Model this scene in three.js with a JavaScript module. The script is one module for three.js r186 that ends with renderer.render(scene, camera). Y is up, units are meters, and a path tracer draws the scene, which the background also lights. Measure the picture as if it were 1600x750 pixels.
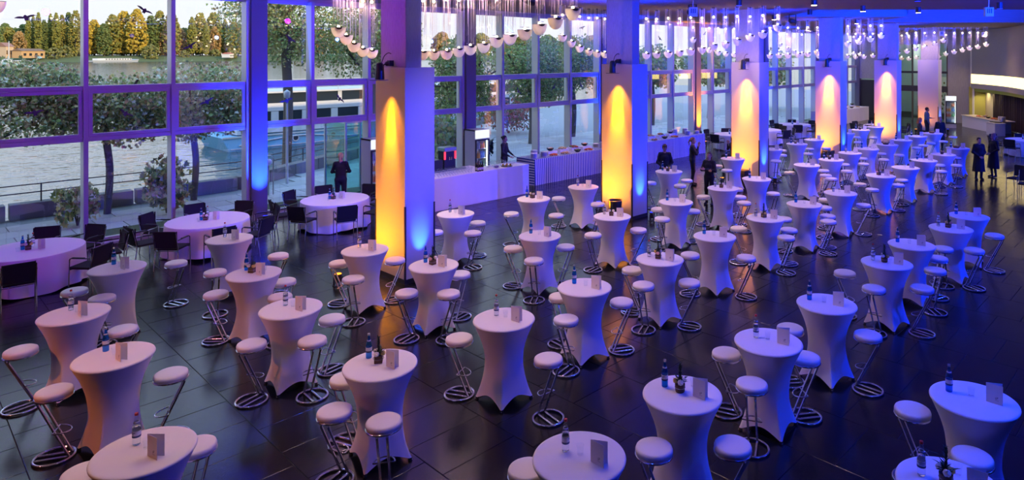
import * as THREE from 'three';
import { mergeGeometries } from 'three/addons/utils/BufferGeometryUtils.js';
import { RoundedBoxGeometry } from 'three/addons/geometries/RoundedBoxGeometry.js';
import { RectAreaLightUniformsLib } from 'three/addons/lights/RectAreaLightUniformsLib.js';

// ---------------------------------------------------------------- camera, sky, sun, exposure
// world: x runs along the window wall (to the right in the photo), z comes from the windows towards the gallery the photo was taken from
const scene = new THREE.Scene();
const renderer = new THREE.WebGLRenderer({ antialias: true });
renderer.toneMapping = THREE.LinearToneMapping;
renderer.toneMappingExposure = 1.0;
renderer.shadowMap.enabled = true;
RectAreaLightUniformsLib.init();
const YAW = 42.76 * Math.PI / 180, CA = Math.cos(YAW), SA = Math.sin(YAW);
const camera = new THREE.PerspectiveCamera(2 * Math.atan(375 / 1044.9) * 180 / Math.PI, 1600 / 750, 0.1, 3000);
camera.position.set(0, 4.76, 0);
camera.lookAt(CA * 10, 4.76, -SA * 10);
camera.setViewOffset(1600, 750, -123, 288, 1600, 750);   // shifted lens: verticals stay vertical
camera.updateProjectionMatrix();

const skyTexture = (() => {      // hazy evening sky, even all round
  const w = 256, h = 128, data = new Float32Array(w * h * 4);
  for (let j = 0; j < h; j++) for (let i = 0; i < w; i++) {
    const e = Math.max(0, (j + 0.5) / h * 2 - 1), k = Math.pow(e, 0.8), o = (j * w + i) * 4;
    const n = 0.03 * Math.sin(i * 0.147 * 1.0026 + 9 * e) * Math.sin(e * 14) * Math.min(1, e * 6);
    const L = 0.78 * (1 + 1.9 * Math.sin(e * Math.PI / 2)) + n; data[o] = L * (1 - 1.3 * k + 0.45 * k * k); data[o + 1] = L * (1 - 0.75 * k + 0.2 * k * k); data[o + 2] = L * (1 + 0.1 * k); data[o + 3] = 1;
  }
  const t = new THREE.DataTexture(data, w, h, THREE.RGBAFormat, THREE.FloatType);
  t.mapping = THREE.EquirectangularReflectionMapping; t.magFilter = THREE.LinearFilter; t.minFilter = THREE.LinearFilter; t.needsUpdate = true;
  return t;
})();
scene.background = skyTexture;
scene.backgroundIntensity = 1.35;
const sun = new THREE.DirectionalLight(new THREE.Color(1.0, 0.72, 0.38), 4.2);   // low sun behind the building, on the far bank only
sun.position.set(60, 55, 200); sun.target.position.set(10, 0, -20); sun.castShadow = true;
Object.assign(sun.shadow.camera, { left: -300, right: 900, top: 200, bottom: -200, near: 1, far: 1500 });
sun.shadow.mapSize.set(2048, 2048);
scene.add(sun, sun.target);

// light levels of the lamps (each lamp is built further down with its fitting)
const LEVEL = { pendant: 0.36, ceilingBulb: 8.5, spotOrange: 700, floorOrange: 44, floorBlue: 34, addedBeamBlue: 1900, addedTopBlue: 130, coveBlue: 300, washBlue: 720, addedDownBlue: 24, addedDownWarm: 36, addedCeilingBlue: 3000, addedPurple: 46, addedOrange: 60, pilaster: 1500, band: 2.6, fridge: 9, lobby: 14, downlight: 8 };
const ORANGE = new THREE.Color(1, 0.30, 0.0), BLUE = new THREE.Color(0.004, 0.028, 1), PURPLE = new THREE.Color(0.34, 0.0, 1), WARM = new THREE.Color(1, 0.60, 0.44);

// ---------------------------------------------------------------- helpers
let seed = 12345;
const rnd = () => { seed = (seed * 1664525 + 1013904223) >>> 0; return seed / 4294967296; };
const rr = (a, b) => a + (b - a) * rnd();
const V = (x, y, z) => new THREE.Vector3(x, y, z);
const lin = (r, g, b) => new THREE.Color().setRGB(r, g, b);
const taken = {};
function numbered(name) { const n = taken[name] = (taken[name] ?? -1) + 1; return n ? `${name}_${String(n).padStart(3, '0')}` : name; }
function tag(o, label, category, group) { o.userData = { label, category }; if (group) o.userData.group = group; return o; }
function thing(name, label, category, group, p = [0, 0, 0], turn = 0) {
  const o = new THREE.Group(); o.name = numbered(name); o.position.set(...p); o.rotation.y = turn; scene.add(o);
  return tag(o, label, category, group);
}
function part(parent, name, geo, mat, label) {
  const m = new THREE.Mesh(Array.isArray(geo) ? join(geo) : geo, mat); m.name = name; parent.add(m);
  if (label) m.userData.label = label;
  return m;
}
function single(name, geo, mat, label, category, group, p = [0, 0, 0], turn = 0) {
  const m = new THREE.Mesh(Array.isArray(geo) ? join(geo) : geo, mat); m.name = numbered(name); m.position.set(...p); m.rotation.y = turn; scene.add(m);
  return tag(m, label, category, group);
}
function structure(name, geo, mat, p = [0, 0, 0], turn = 0) {
  const m = geo ? new THREE.Mesh(Array.isArray(geo) ? join(geo) : geo, mat) : new THREE.Group();
  m.name = name; m.position.set(...p); m.rotation.y = turn; m.userData.kind = 'structure'; scene.add(m); return m;
}
function copy(o, label, p, turn = 0, group) {
  const c = o.clone(); c.name = numbered(o.name.replace(/_\d{3}$/, '')); c.position.set(...p); c.rotation.y = turn;
  c.userData = { ...o.userData, label }; if (group) c.userData.group = group; scene.add(c); return c;
}
function join(list) {
  const gs = list.map(g => { const n = g.index ? g.toNonIndexed() : g; for (const k of Object.keys(n.attributes)) if (!['position', 'normal', 'uv'].includes(k)) n.deleteAttribute(k); return n; });
  return mergeGeometries(gs);
}
const at = (g, x, y, z) => g.translate(x, y, z);
const box = (w, h, d, x = 0, y = 0, z = 0) => new THREE.BoxGeometry(w, h, d).translate(x, y, z);
const rbox = (w, h, d, r, x = 0, y = 0, z = 0) => new RoundedBoxGeometry(w, h, d, 2, r).translate(x, y, z);
const cyl = (r1, r2, h, x = 0, y = 0, z = 0, n = 20) => new THREE.CylinderGeometry(r1, r2, h, n).translate(x, y, z);
const lathe = (pts, n = 24) => new THREE.LatheGeometry(pts.map(p => new THREE.Vector2(p[0], p[1])), n);
const ball = (r, x = 0, y = 0, z = 0, n = 12) => new THREE.SphereGeometry(r, n, Math.max(6, n * 0.7 | 0)).translate(x, y, z);
function tube(pts, r, n = 12, sides = 7, closed = false, straight = false) {
  const v = pts.map(p => V(...p));
  let c;
  if (straight) { c = new THREE.CurvePath(); for (let i = 0; i + 1 < v.length; i++) c.add(new THREE.LineCurve3(v[i], v[i + 1])); }
  else c = new THREE.CatmullRomCurve3(v, closed, 'centripetal');
  return new THREE.TubeGeometry(c, n, r, sides, closed);
}
function rod(a, b, r, sides = 6) {
  const A = V(...a), B = V(...b), L = A.distanceTo(B), g = new THREE.CylinderGeometry(r, r, L, sides);
  g.applyQuaternion(new THREE.Quaternion().setFromUnitVectors(V(0, 1, 0), B.clone().sub(A).normalize()));
  return g.translate((A.x + B.x) / 2, (A.y + B.y) / 2, (A.z + B.z) / 2);
}
function bentRod(pts, r, bend, sides = 7) {      // straight tube with rounded bends
  const v = pts.map(p => V(...p)), path = new THREE.CurvePath(); let from = v[0];
  for (let i = 1; i < v.length - 1; i++) {
    const a = v[i].clone().add(v[i - 1].clone().sub(v[i]).setLength(bend)), b = v[i].clone().add(v[i + 1].clone().sub(v[i]).setLength(bend));
    path.add(new THREE.LineCurve3(from, a)); path.add(new THREE.QuadraticBezierCurve3(a, v[i], b)); from = b;
  }
  path.add(new THREE.LineCurve3(from, v[v.length - 1]));
  return new THREE.TubeGeometry(path, 7 * (v.length - 1), r, sides, false);
}
function ext(shape, depth, bevel = 0) { return new THREE.ExtrudeGeometry(shape, { depth, bevelEnabled: bevel > 0, bevelThickness: bevel, bevelSize: bevel, bevelSegments: 1, curveSegments: 10 }); }
const poly = pts => { const s = new THREE.Shape(); pts.forEach((p, i) => i ? s.lineTo(...p) : s.moveTo(...p)); s.closePath(); return s; };
const dr = (d, r) => [CA * d + SA * r, -SA * d + CA * r];        // plan position from distance along and across the photo's axis

// ---------------------------------------------------------------- textures and materials
function noiseTexture(size, paint, colour) {
  const data = new Uint8Array(size * size * 4);
  const lattice = n => { const a = []; for (let i = 0; i < n * n; i++) a.push(rnd()); return (x, y) => { const u = x * n, v = y * n, i = Math.floor(u), j = Math.floor(v), f = u - i, g = v - j, s = t => t * t * (3 - 2 * t); const q = (p, r) => a[((r % n) + n) % n * n + ((p % n) + n) % n]; return (q(i, j) * (1 - s(f)) + q(i + 1, j) * s(f)) * (1 - s(g)) + (q(i, j + 1) * (1 - s(f)) + q(i + 1, j + 1) * s(f)) * s(g); }; };
  const n1 = lattice(8), n2 = lattice(32), n3 = lattice(128);
  for (let j = 0; j < size; j++) for (let i = 0; i < size; i++) {
    const x = i / size, y = j / size, c = paint(n1(x, y), n2(x, y), n3(x, y), rnd(), x, y), o = (j * size + i) * 4;
    data[o] = c[0] * 255; data[o + 1] = c[1] * 255; data[o + 2] = c[2] * 255; data[o + 3] = 255;
  }
  const t = new THREE.DataTexture(data, size, size); t.wrapS = t.wrapT = THREE.RepeatWrapping; t.magFilter = THREE.LinearFilter; t.minFilter = THREE.LinearMipmapLinearFilter; t.generateMipmaps = true;
  if (colour) t.colorSpace = THREE.SRGBColorSpace; t.needsUpdate = true; return t;
}
function canvasTexture(w, h, draw) {
  const c = document.createElement('canvas'); c.width = w; c.height = h; draw(c.getContext('2d'), w, h);
  const t = new THREE.CanvasTexture(c); t.colorSpace = THREE.SRGBColorSpace; t.wrapS = t.wrapT = THREE.RepeatWrapping; return t;
}
const clamp01 = x => Math.max(0, Math.min(1, x));
const graniteColour = noiseTexture(512, (a, b, c, d) => { const g = 0.11 + 0.02 * (a - 0.5) + 0.03 * (b - 0.5) + 0.10 * (c - 0.5) + (d > 0.94 ? 0.12 : 0) - (d < 0.08 ? 0.08 : 0); return [clamp01(g * 0.9), clamp01(g * 1.02), clamp01(g * 1.22)]; }, true);
const graniteRough = noiseTexture(512, (a, b, c, d) => { const g = 0.20 + 0.04 * (b - 0.5) + 0.08 * (c - 0.5) + 0.10 * (d - 0.5); return [g, clamp01(g), g]; });
const graniteBump = noiseTexture(512, (a, b, c, d) => { const g = 0.5 + 0.3 * (c - 0.5) + 0.25 * (d - 0.5); return [g, g, g]; });
const weave = noiseTexture(256, (a, b, c, d, x, y) => { const g = 0.5 + 0.18 * Math.sin(x * 402) * Math.sin(y * 402) + 0.2 * (b - 0.5); return [g, g, g]; });
const waves = noiseTexture(512, (a, b, c) => { const g = clamp01(0.5 + 0.5 * (a - 0.5) + 0.45 * (b - 0.5) + 0.12 * (c - 0.5)); return [g, g, g]; });
const plaster = noiseTexture(256, (a, b, c, d) => { const g = 0.93 + 0.05 * (b - 0.5) + 0.03 * (d - 0.5); return [g, g, g]; }, true);
const std = (c, roughness = 0.6, metalness = 0, more = {}) => new THREE.MeshStandardMaterial({ color: Array.isArray(c) ? lin(...c) : c, roughness, metalness, ...more });
const phy = (c, roughness, more = {}) => new THREE.MeshPhysicalMaterial({ color: Array.isArray(c) ? lin(...c) : c, roughness, ...more });
const glow = (c, k) => new THREE.MeshStandardMaterial({ color: 0x111111, roughness: 0.5, emissive: c, emissiveIntensity: k });
const M = {
  cover: std([0.78, 0.76, 0.77], 0.85, 0, { bumpMap: weave, bumpScale: 0.0006 }),
  cloth: std([0.74, 0.73, 0.75], 0.9, 0, { bumpMap: weave, bumpScale: 0.0006 }),
  seat: phy([0.76, 0.72, 0.70], 0.42, { clearcoat: 0.15, clearcoatRoughness: 0.4 }),
  chrome: std([0.82, 0.82, 0.84], 0.12, 1),
  steel: std([0.5, 0.5, 0.52], 0.3, 1),
  black: std([0.012, 0.012, 0.014], 0.5),
  blackCloth: std([0.008, 0.008, 0.010], 0.85),
  darkPlastic: std([0.02, 0.02, 0.022], 0.35),
  alu: std([0.52, 0.56, 0.55], 0.35, 0.3),
  frame: std([0.32, 0.30, 0.33], 0.45, 0.1),
  pilaster: std([0.11, 0.10, 0.12], 0.7),
  wall: std([0.34, 0.33, 0.32], 0.85, 0, { map: plaster }),
  darkWall: std([0.07, 0.06, 0.06], 0.7),
  ceiling: phy([0.27, 0.26, 0.28], 0.9, { specularIntensity: 0, map: plaster }),
  shaft: std([0.42, 0.41, 0.42], 0.8, 0, { map: plaster }),
  panel: std([0.46, 0.45, 0.45], 0.75),
  pane: phy([0.99, 1, 1], 0.0, { transmission: 1, thickness: 0, ior: 2.0 }),
  tealPane: phy([0.55, 0.85, 0.80], 0.02, { transmission: 1, thickness: 0, ior: 1.5 }),
  doorPane: phy([0.75, 0.9, 0.86], 0.02, { transmission: 1, thickness: 0, ior: 1.5 }),
  clearGlass: phy([0.97, 0.98, 0.99], 0.03, { transmission: 1, thickness: 0, ior: 1.45 }),
  clearBottle: phy([0.93, 0.96, 0.97], 0.04, { transmission: 1, thickness: 0, ior: 1.5 }),
  blueBottle: phy([0.06, 0.42, 0.80], 0.05, { transmission: 0.9, thickness: 0, ior: 1.5 }),
  water: phy([0.95, 0.98, 1], 0.0, { transmission: 1, thickness: 0.05, ior: 1.33 }),
  wineBottle: phy([0.02, 0.015, 0.01], 0.08, { clearcoat: 1 }),
  redCap: std([0.45, 0.02, 0.02], 0.4), silverCap: std([0.7, 0.7, 0.72], 0.25, 0.9),
  card: std([0.80, 0.78, 0.77], 0.8),
  wood: std([0.10, 0.045, 0.02], 0.5), basket: std([0.20, 0.09, 0.035], 0.8),
  leaf: std([0.035, 0.085, 0.025], 0.6, 0, { side: THREE.DoubleSide }), leafDark: std([0.02, 0.045, 0.02], 0.6, 0, { side: THREE.DoubleSide }),
  rose: std([0.80, 0.74, 0.62], 0.8), roseYellow: std([0.75, 0.55, 0.15], 0.8), rosePink: std([0.75, 0.4, 0.3], 0.8), purpleFlower: std([0.14, 0.05, 0.25], 0.8),
  opal: phy([0.95, 0.93, 0.86], 0.9, { transmission: 0.5, thickness: 0 }),
  thread: std([0.75, 0.70, 0.66], 0.3, 0.6),
  bulb: glow(lin(1, 0.72, 0.42), 22),
  lensOrange: glow(ORANGE, 3), lensBlue: glow(BLUE, 2.5), lensWhite: glow(lin(1, 0.95, 0.85), 6),
};
// ---------------------------------------------------------------- the hall: floor, walls, windows, ceiling
const ZW = -20.4, CEIL = 6.5, XL = -9, XR = 52.4, ZB = 7;
const BAR = [52.4, -12.3], BART = Math.atan2(-0.498, -0.867);      // start and turn of the slanting bar wall
const barPoint = (x, z) => [BAR[0] + x * Math.cos(BART) + z * Math.sin(BART), BAR[1] - x * Math.sin(BART) + z * Math.cos(BART)];
{
  const floor = structure('floor', box(74, 0.3, 29.2, 28, -0.157, -6.4), std([0.012, 0.012, 0.013], 0.9));
  const TX = 1.065, TZ = 0.71, G = 0.003, C = 0.004;
  const tile = (ou, ov) => {             // slab with chamfered upper edges
    const w = TX / 2 - G, d = TZ / 2 - G, a = [[-w, -d], [w, -d], [w, d], [-w, d]], p = [], uv = [];
    const quad = (A, B, D, E) => { for (const q of [A, B, D, A, D, E]) { p.push(...q); uv.push(ou + q[0] * 0.9, ov + q[2] * 0.9); } };
    const up = a.map(q => [q[0] - Math.sign(q[0]) * C, 0, q[1] - Math.sign(q[1]) * C]), mid = a.map(q => [q[0], -0.0025, q[1]]), low = a.map(q => [q[0], -0.009, q[1]]);
    quad(up[3], up[2], up[1], up[0]);
    for (let i = 0; i < 4; i++) { const j = (i + 1) % 4; quad(up[i], up[j], mid[j], mid[i]); quad(mid[i], mid[j], low[j], low[i]); }
    const g = new THREE.BufferGeometry(); g.setAttribute('position', new THREE.Float32BufferAttribute(p, 3)); g.setAttribute('uv', new THREE.Float32BufferAttribute(uv, 2)); g.computeVertexNormals(); return g;
  };
  const stone = k => phy([k, k, k * 1.02], 1, { ior: 1.54, map: graniteColour, roughnessMap: graniteRough, bumpMap: graniteBump, bumpScale: 0.0007 });
  const stones = [stone(0.55), stone(0.62), stone(0.7)], shapes = [tile(0.1, 0.2), tile(0.43, 0.61), tile(0.77, 0.35), tile(0.27, 0.85)];
  const list = [];
  for (let i = -7; i <= 52; i++) for (let j = -29; j <= 9; j++) {
    const x = -0.36 + i * TX, z = j * TZ + (i & 1 ? TZ / 2 : 0);
    if (z < ZW + 0.3 || z > ZB - 0.3 || x > XR + 2) continue;
    const d = CA * x - SA * z, r = SA * x + CA * z, u = 923 + 1045 * r / d, v = 87 + 1045 * 4.76 / d;
    const seen = d > 4 && u > -40 && u < 1640 && v < 790;
    list.push({ x, z, size: seen ? 1 / d : 0 });
  }
  list.sort((a, b) => b.size - a.size);
  list.slice(0, 300).forEach((t, i) => { const m = part(floor, 'tile', shapes[(i * 7 + (i >> 3)) % 4], stones[Math.floor(rnd() * 3)]); m.position.set(t.x, 0, t.z); });
  const rest = part(floor, 'tile_field', list.slice(300).map((t, i) => shapes[i % 4].clone().translate(t.x, 0, t.z)), stones[1]);
  rest.userData.kind = 'stuff';
}
// window wall: bays of three panes between aluminium mullions, an opening sash in the middle row
const MX = 3.61, MS = 1.87, H1 = 2.66, H2 = 4.02, HEAD = 6.39;
{
  const proto = new THREE.Group();
  const zf = 0;   // local z 0 is the inner face of the frame
  part(proto, 'mullion', rbox(0.10, HEAD, 0.36, 0.008, 0, HEAD / 2, 0.05), M.alu);
  part(proto, 'mullion_cap', box(0.09, HEAD, 0.02, 0, HEAD / 2, 0.239), M.frame);
  part(proto, 'transom', rbox(MS - 0.10, 0.10, 0.30, 0.006, MS / 2, H2 - 0.05, 0.05), M.frame);
  part(proto, 'transom', rbox(MS - 0.10, 0.10, 0.30, 0.006, MS / 2, H1 + 0.05, 0.05), M.frame);
  part(proto, 'head_rail', box(MS - 0.10, 0.08, 0.14, MS / 2, HEAD - 0.04, -0.09), M.frame);
  part(proto, 'sill_rail', box(MS - 0.10, 0.10, 0.14, MS / 2, 0.15, -0.09), M.frame);
  const y0 = H1 + 0.105, y1 = H2 - 0.105, x0 = 0.055, x1 = MS - 0.055, b = 0.085;
  part(proto, 'sash_frame', [rbox(x1 - x0, b, 0.09, 0.006, MS / 2, y0 + b / 2, 0.155), rbox(x1 - x0, b, 0.09, 0.006, MS / 2, y1 - b / 2, 0.155), rbox(b, y1 - y0 - 2 * b, 0.09, 0.006, x0 + b / 2, (y0 + y1) / 2, 0.155), rbox(b, y1 - y0 - 2 * b, 0.09, 0.006, x1 - b / 2, (y0 + y1) / 2, 0.155)], M.frame);
  const pane = (a, c, inset, z) => new THREE.PlaneGeometry(MS - 0.10 - 2 * inset, c - a).translate(MS / 2, (a + c) / 2, z);
  part(proto, 'pane', pane(0.2, H1, 0, -0.10), M.pane);
  part(proto, 'pane', pane(y0 + b, y1 - b, b + 0.005, 0.15), M.pane);
  part(proto, 'pane', pane(H2, HEAD - 0.08, 0, -0.10), M.pane);
  for (let k = -4, n = 1; k < 26; k++, n++) {
    const w = proto.clone(); w.name = `window_${n}`; w.position.set(MX + MS * k, 0, ZW + 0.1); w.userData.kind = 'structure'; scene.add(w);
  }
  for (let k = -2, n = 1; k <= 26; k += 4, n++) structure(`trim_${n}`, rbox(0.44, CEIL, 0.34, 0.01, 0.27, CEIL / 2, 0.06), M.pilaster, [MX + MS * k, 0, ZW + 0.22]);
  structure('baseboard_window', rbox(XR - MX + 4 * MS, 0.1, 0.26, 0.01, (XR + MX - 4 * MS) / 2, 0.05, 0), M.frame, [0, 0, ZW + 0.09]);
  structure('wall_window', [box(XR - XL + 0.6, 1.0, 0.3, (XR + XL) / 2, HEAD + 0.5, ZW - 0.05), box(MX - 4 * MS - XL - 0.05, HEAD, 0.3, (MX - 4 * MS + XL) / 2 - 0.05, HEAD / 2, ZW - 0.05)], M.wall);
}
structure('wall_left', box(0.3, 7.4, ZB - ZW, XL - 0.15, 3.4, (ZB + ZW) / 2), M.darkWall);
structure('wall_back', box(XR - XL + 10, 7.4, 0.3, (XR + XL) / 2 + 5, 3.4, ZB + 0.15), M.darkWall);
// ceiling with the slanting lit trough
{
  const s = poly([[XL - 0.3, ZW - 0.3], [62, ZW - 0.3], [62, ZB + 0.3], [XL - 0.3, ZB + 0.3]]);
  const edge = [[25.2, 8.6], [25.2, 27], [35, 27], [35, 14.2], [30, 14.2], [30, 8.6]];      // distance along and across the photo's axis
  const h = new THREE.Path(); edge.forEach((q, i) => { const p = dr(...q); i ? h.lineTo(...p) : h.moveTo(...p); }); h.closePath(); s.holes.push(h);
  const slab = ext(s, 0.12); slab.rotateX(Math.PI / 2);
  const c = structure('ceiling', slab.translate(0, CEIL + 0.12, 0), M.ceiling);
  const turn = Math.atan2(-CA, SA);      // local x along the trough (to the right in the photo), local z towards the camera
  const t = new THREE.Group(); t.position.set(0, CEIL + 0.12, 0); t.rotation.y = turn; t.name = 'light_trough'; c.add(t);
  const add = (name, g) => { const m = new THREE.Mesh(g, M.ceiling); m.name = name; t.add(m); };
  add('trough_top', box(18.8, 0.1, 10.2, 17.8, 0.8, -30.1));
  edge.forEach((a, i) => { const b = edge[(i + 1) % 6], w = Math.abs(b[1] - a[1]) + 0.06, d = Math.abs(b[0] - a[0]) + 0.06; add('trough_side', box(w, 0.75, d, (a[1] + b[1]) / 2, 0.375, -(a[0] + b[0]) / 2)); });
  structure('roof', box(74, 0.2, 29, 26, 7.65, -6.6), M.wall);
  // blue light bars along the near edge of the trough
  const bars = 4, bl = 18 / bars;
  for (let i = 0; i < bars; i++) {
    const p = dr(25.5, 8.8 + bl * (i + 0.5));
    const o = thing('light_bar', `blue ceiling trough light bar, number ${['one', 'two', 'three', 'four'][i]} from the left`, 'light', 'blue light bars in the ceiling trough', [p[0], CEIL + 0.25, p[1]], turn);
    part(o, 'housing', rbox(bl * 0.94, 0.1, 0.12, 0.01, 0, 0, 0.02), M.alu);
    part(o, 'light_strip', box(bl * 0.9, 0.06, 0.01, 0, 0.0, -0.046), glow(BLUE, 2));
    for (const e of [-1, 1]) part(o, 'bracket', box(0.04, 0.2, 0.16, e * bl * 0.4, -0.04, 0.16), M.black);
    const l = new THREE.RectAreaLight(lin(0.0, 0.075, 1), LEVEL.coveBlue, bl * 0.9, 0.08); l.position.set(0, 0.0, -0.06); l.rotation.x = 0.1; o.add(l);
  }
}
// end wall with a doorway, glazed lobby screen and the grey pier
{
  const X = XR + 0.1, w = (z0, z1, y0, y1) => box(0.2, y1 - y0, z1 - z0, X, (y0 + y1) / 2, (z0 + z1) / 2);
  structure('wall_right', [w(ZW - 0.2, -18.75, 3.0, 6.6), w(ZW - 0.2, -20.15, 0, 3.0), w(-18.75, -17.4, 0, 6.6), w(-17.4, -13.7, 5.6, 6.6), w(-13.7, -12.2, 0, 6.6)], M.wall);
  structure('door_1', [box(0.06, 2.9, 1.38, X, 1.45, -19.45)], std([0.03, 0.026, 0.024], 0.6));
  const s = structure('window_31'); s.position.set(XR + 0.06, 0, 0);
  for (const y of [2.35, 3.55]) part(s, 'transom', box(0.16, y > 3 ? 0.16 : 0.42, 3.7, 0, y, -15.55), std([0.03, 0.03, 0.03], 0.5));
  for (const z of [-17.35, -16.1, -14.9, -13.75]) part(s, 'mullion', box(0.1, 5.6, 0.1, 0, 2.8, z), std([0.10, 0.08, 0.05], 0.5));
  for (const [a, b] of [[-17.3, -16.15], [-16.05, -14.95], [-14.85, -13.8]]) for (const [c, d] of [[0.02, 2.12], [2.57, 3.46], [3.64, 5.58]]) part(s, 'pane', new THREE.PlaneGeometry(b - a, d - c).rotateY(-Math.PI / 2).translate(0, (c + d) / 2, (a + b) / 2), M.doorPane);
  structure('trim_20', rbox(0.3, 6.5, 0.24, 0.01, 0, 3.25, 0), std([0.72, 0.70, 0.56], 0.6), [XR - 0.05, 0, -12.1]);
  // lobby behind the glass
  structure('wall_lobby', [box(0.2, 7, 9, 60.4, 3.4, -16), box(8, 7, 0.2, 56.5, 3.4, -20.5), box(8, 7, 0.2, 56.5, 3.4, -11.8)], std([0.45, 0.55, 0.52], 0.8));
  const col = thing('round_column', 'white round lobby column seen through the far glass doors', 'column', null, [57, 0, -17.1]);
  part(col, 'shaft', cyl(0.36, 0.36, 6.5, 0, 3.25, 0, 32), std([0.75, 0.76, 0.68], 0.7)); part(col, 'base_ring', cyl(0.4, 0.42, 0.12, 0, 0.06, 0, 32), M.steel);
  const po = thing('exhibition_banner', 'white banner with leaf drawings behind the far glass screen', 'banner', null, [56.5, 0, -15.0], -0.4);
  part(po, 'sheet', box(0.02, 2.7, 1.3, 0, 1.75, 0), std(0xffffff, 0.8, 0, { map: canvasTexture(128, 256, (g, W, Hh) => { g.fillStyle = '#e6e6d8'; g.fillRect(0, 0, W, Hh); g.fillStyle = '#6b6a3a'; for (let i = 0; i < 26; i++) { g.beginPath(); g.ellipse(15 + (i * 47) % 100, 20 + (i * 61) % 215, 5 + i % 5, 10 - i % 4, i, 0, 7); g.fill(); } }) }));
  for (const z of [-0.5, 0.5]) part(po, 'foot', [box(0.3, 0.04, 0.05, 0, 0.02, z), box(0.03, 0.4, 0.03, 0, 0.22, z)], M.black);
  for (const z of [-17.5, -14]) {
    const l = thing('ceiling_light', `round lobby ceiling light behind the glass, ${z < -16 ? 'left' : 'right'} one`, 'light', null, [55.5, 6.42, z]);
    part(l, 'housing', cyl(0.25, 0.25, 0.14, 0, 0.0, 0), M.alu); part(l, 'diffuser', cyl(0.22, 0.22, 0.02, 0, -0.075, 0), M.lensWhite);
    const p = new THREE.PointLight(lin(0.9, 1, 0.85), LEVEL.lobby, 0, 2); p.position.set(0, -0.25, 0); l.add(p);
  }
}
// slanting bar wall with the luminous band, alcove and curtain behind the bar
{
  const curve = x => -0.45 * Math.sin(Math.PI * Math.min(1, x / 9.5));
  const ribbon = (x0, x1, y0, y1, off, th) => {        // upright strip following the curve
    const n = 20, front = [], back = [];
    for (let i = 0; i <= n; i++) { const x = x0 + (x1 - x0) * i / n, z = curve(x) + off; front.push([x, -z]); back.unshift([x, -(z - th)]); }
    return ext(poly([...front, ...back]), y1 - y0).rotateX(-Math.PI / 2).translate(0, y0, 0);
  };
  const base = [BAR[0], 0, BAR[1]];
  const w = structure('wall_bar', ribbon(0.15, 15, 3.5, 6.55, 0, 0.25), M.wall, base, BART);
  const add = (name, g, m) => part(w, name, g, m);
  add('soffit', ribbon(0.15, 15, 2.5, 2.82, 0.04, 2.9), M.wall);
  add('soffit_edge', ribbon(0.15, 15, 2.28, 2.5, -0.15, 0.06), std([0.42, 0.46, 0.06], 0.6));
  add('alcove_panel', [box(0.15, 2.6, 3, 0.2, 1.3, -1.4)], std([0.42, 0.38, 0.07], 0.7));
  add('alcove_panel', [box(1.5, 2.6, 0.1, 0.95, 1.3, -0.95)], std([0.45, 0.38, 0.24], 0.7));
  add('alcove_panel', [box(12.5, 2.6, 0.15, 9.5, 1.3, -2.9), box(0.15, 7, 3.4, 15.1, 3.2, -1.5)], M.wall);
  add('alcove_wall', box(15, 3.9, 0.1, 7.6, 4.7, -1.6), M.wall);
  const cur = thing('curtain', 'dark brown pleated curtain behind the bar', 'curtain', null, base, BART);
  for (let i = 0; i < 6; i++) {
    const n = 40, pts = [], L = 1.8;
    for (let j = 0; j <= n; j++) pts.push([j / n * L, 0.06 * Math.sin(j / n * Math.PI * 2 * 5 + i) + 0.015 * Math.sin(j * 1.7 + i)]);
    part(cur, 'curtain_panel', ext(poly([...pts, ...pts.slice().reverse().map(p => [p[0], p[1] + 0.02])]), 2.3).rotateX(-Math.PI / 2).translate(1.65 + i * L, 0.05, -0.9), std([0.035, 0.022, 0.018], 0.9));
  }
  part(cur, 'rail', box(11, 0.04, 0.05, 7.1, 2.38, -0.9), M.black);
  // luminous band
  const b = new THREE.Group(); b.name = 'light_band'; b.userData.label = 'long curved luminous white band above the bar'; w.add(b);
  part(b, 'diffuser', ribbon(0.15, 15, 2.84, 3.48, 0.02, 0.05), glow(lin(1, 0.76, 0.28), 3.2));
  part(b, 'band_edge', ribbon(0.15, 15, 3.48, 3.5, 0.035, 0.1), M.alu); part(b, 'band_edge', ribbon(0.15, 15, 2.82, 2.84, 0.035, 0.1), M.alu);
  for (let i = 0; i < 5; i++) {
    const x = 1.6 + i * 2.9, l = new THREE.RectAreaLight(lin(1, 0.76, 0.28), LEVEL.band, 2.7, 0.55); l.position.set(x, 3.16, curve(x) + 0.12); l.rotation.y = Math.PI; b.add(l);
  }
  for (let i = 0; i < 3; i++) {
    const q = barPoint(0.9 + i * 1.2, -0.6), l = thing('alcove_downlight', `small recessed downlight over the bar alcove, ${['left', 'middle', 'right'][i]}`, 'light', 'alcove downlights', [q[0], 2.48, q[1]]);
    part(l, 'ring', new THREE.TorusGeometry(0.06, 0.012, 8, 20).rotateX(Math.PI / 2), M.chrome); part(l, 'lens', cyl(0.055, 0.055, 0.012, 0, 0.004, 0), M.lensWhite);
    const s = new THREE.SpotLight(lin(1, 0.85, 0.5), LEVEL.downlight, 0, 1.1, 0.8, 2); s.position.set(0, -0.04, 0); s.target.position.set(0, -2, 0); l.add(s, s.target);
  }
  const e = barPoint(15.2, 0);
  structure('wall_side', box(0.3, 7, ZB - e[1] + 1, e[0] + 0.15, 3.3, (ZB + e[1]) / 2), M.darkWall);
}
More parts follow.
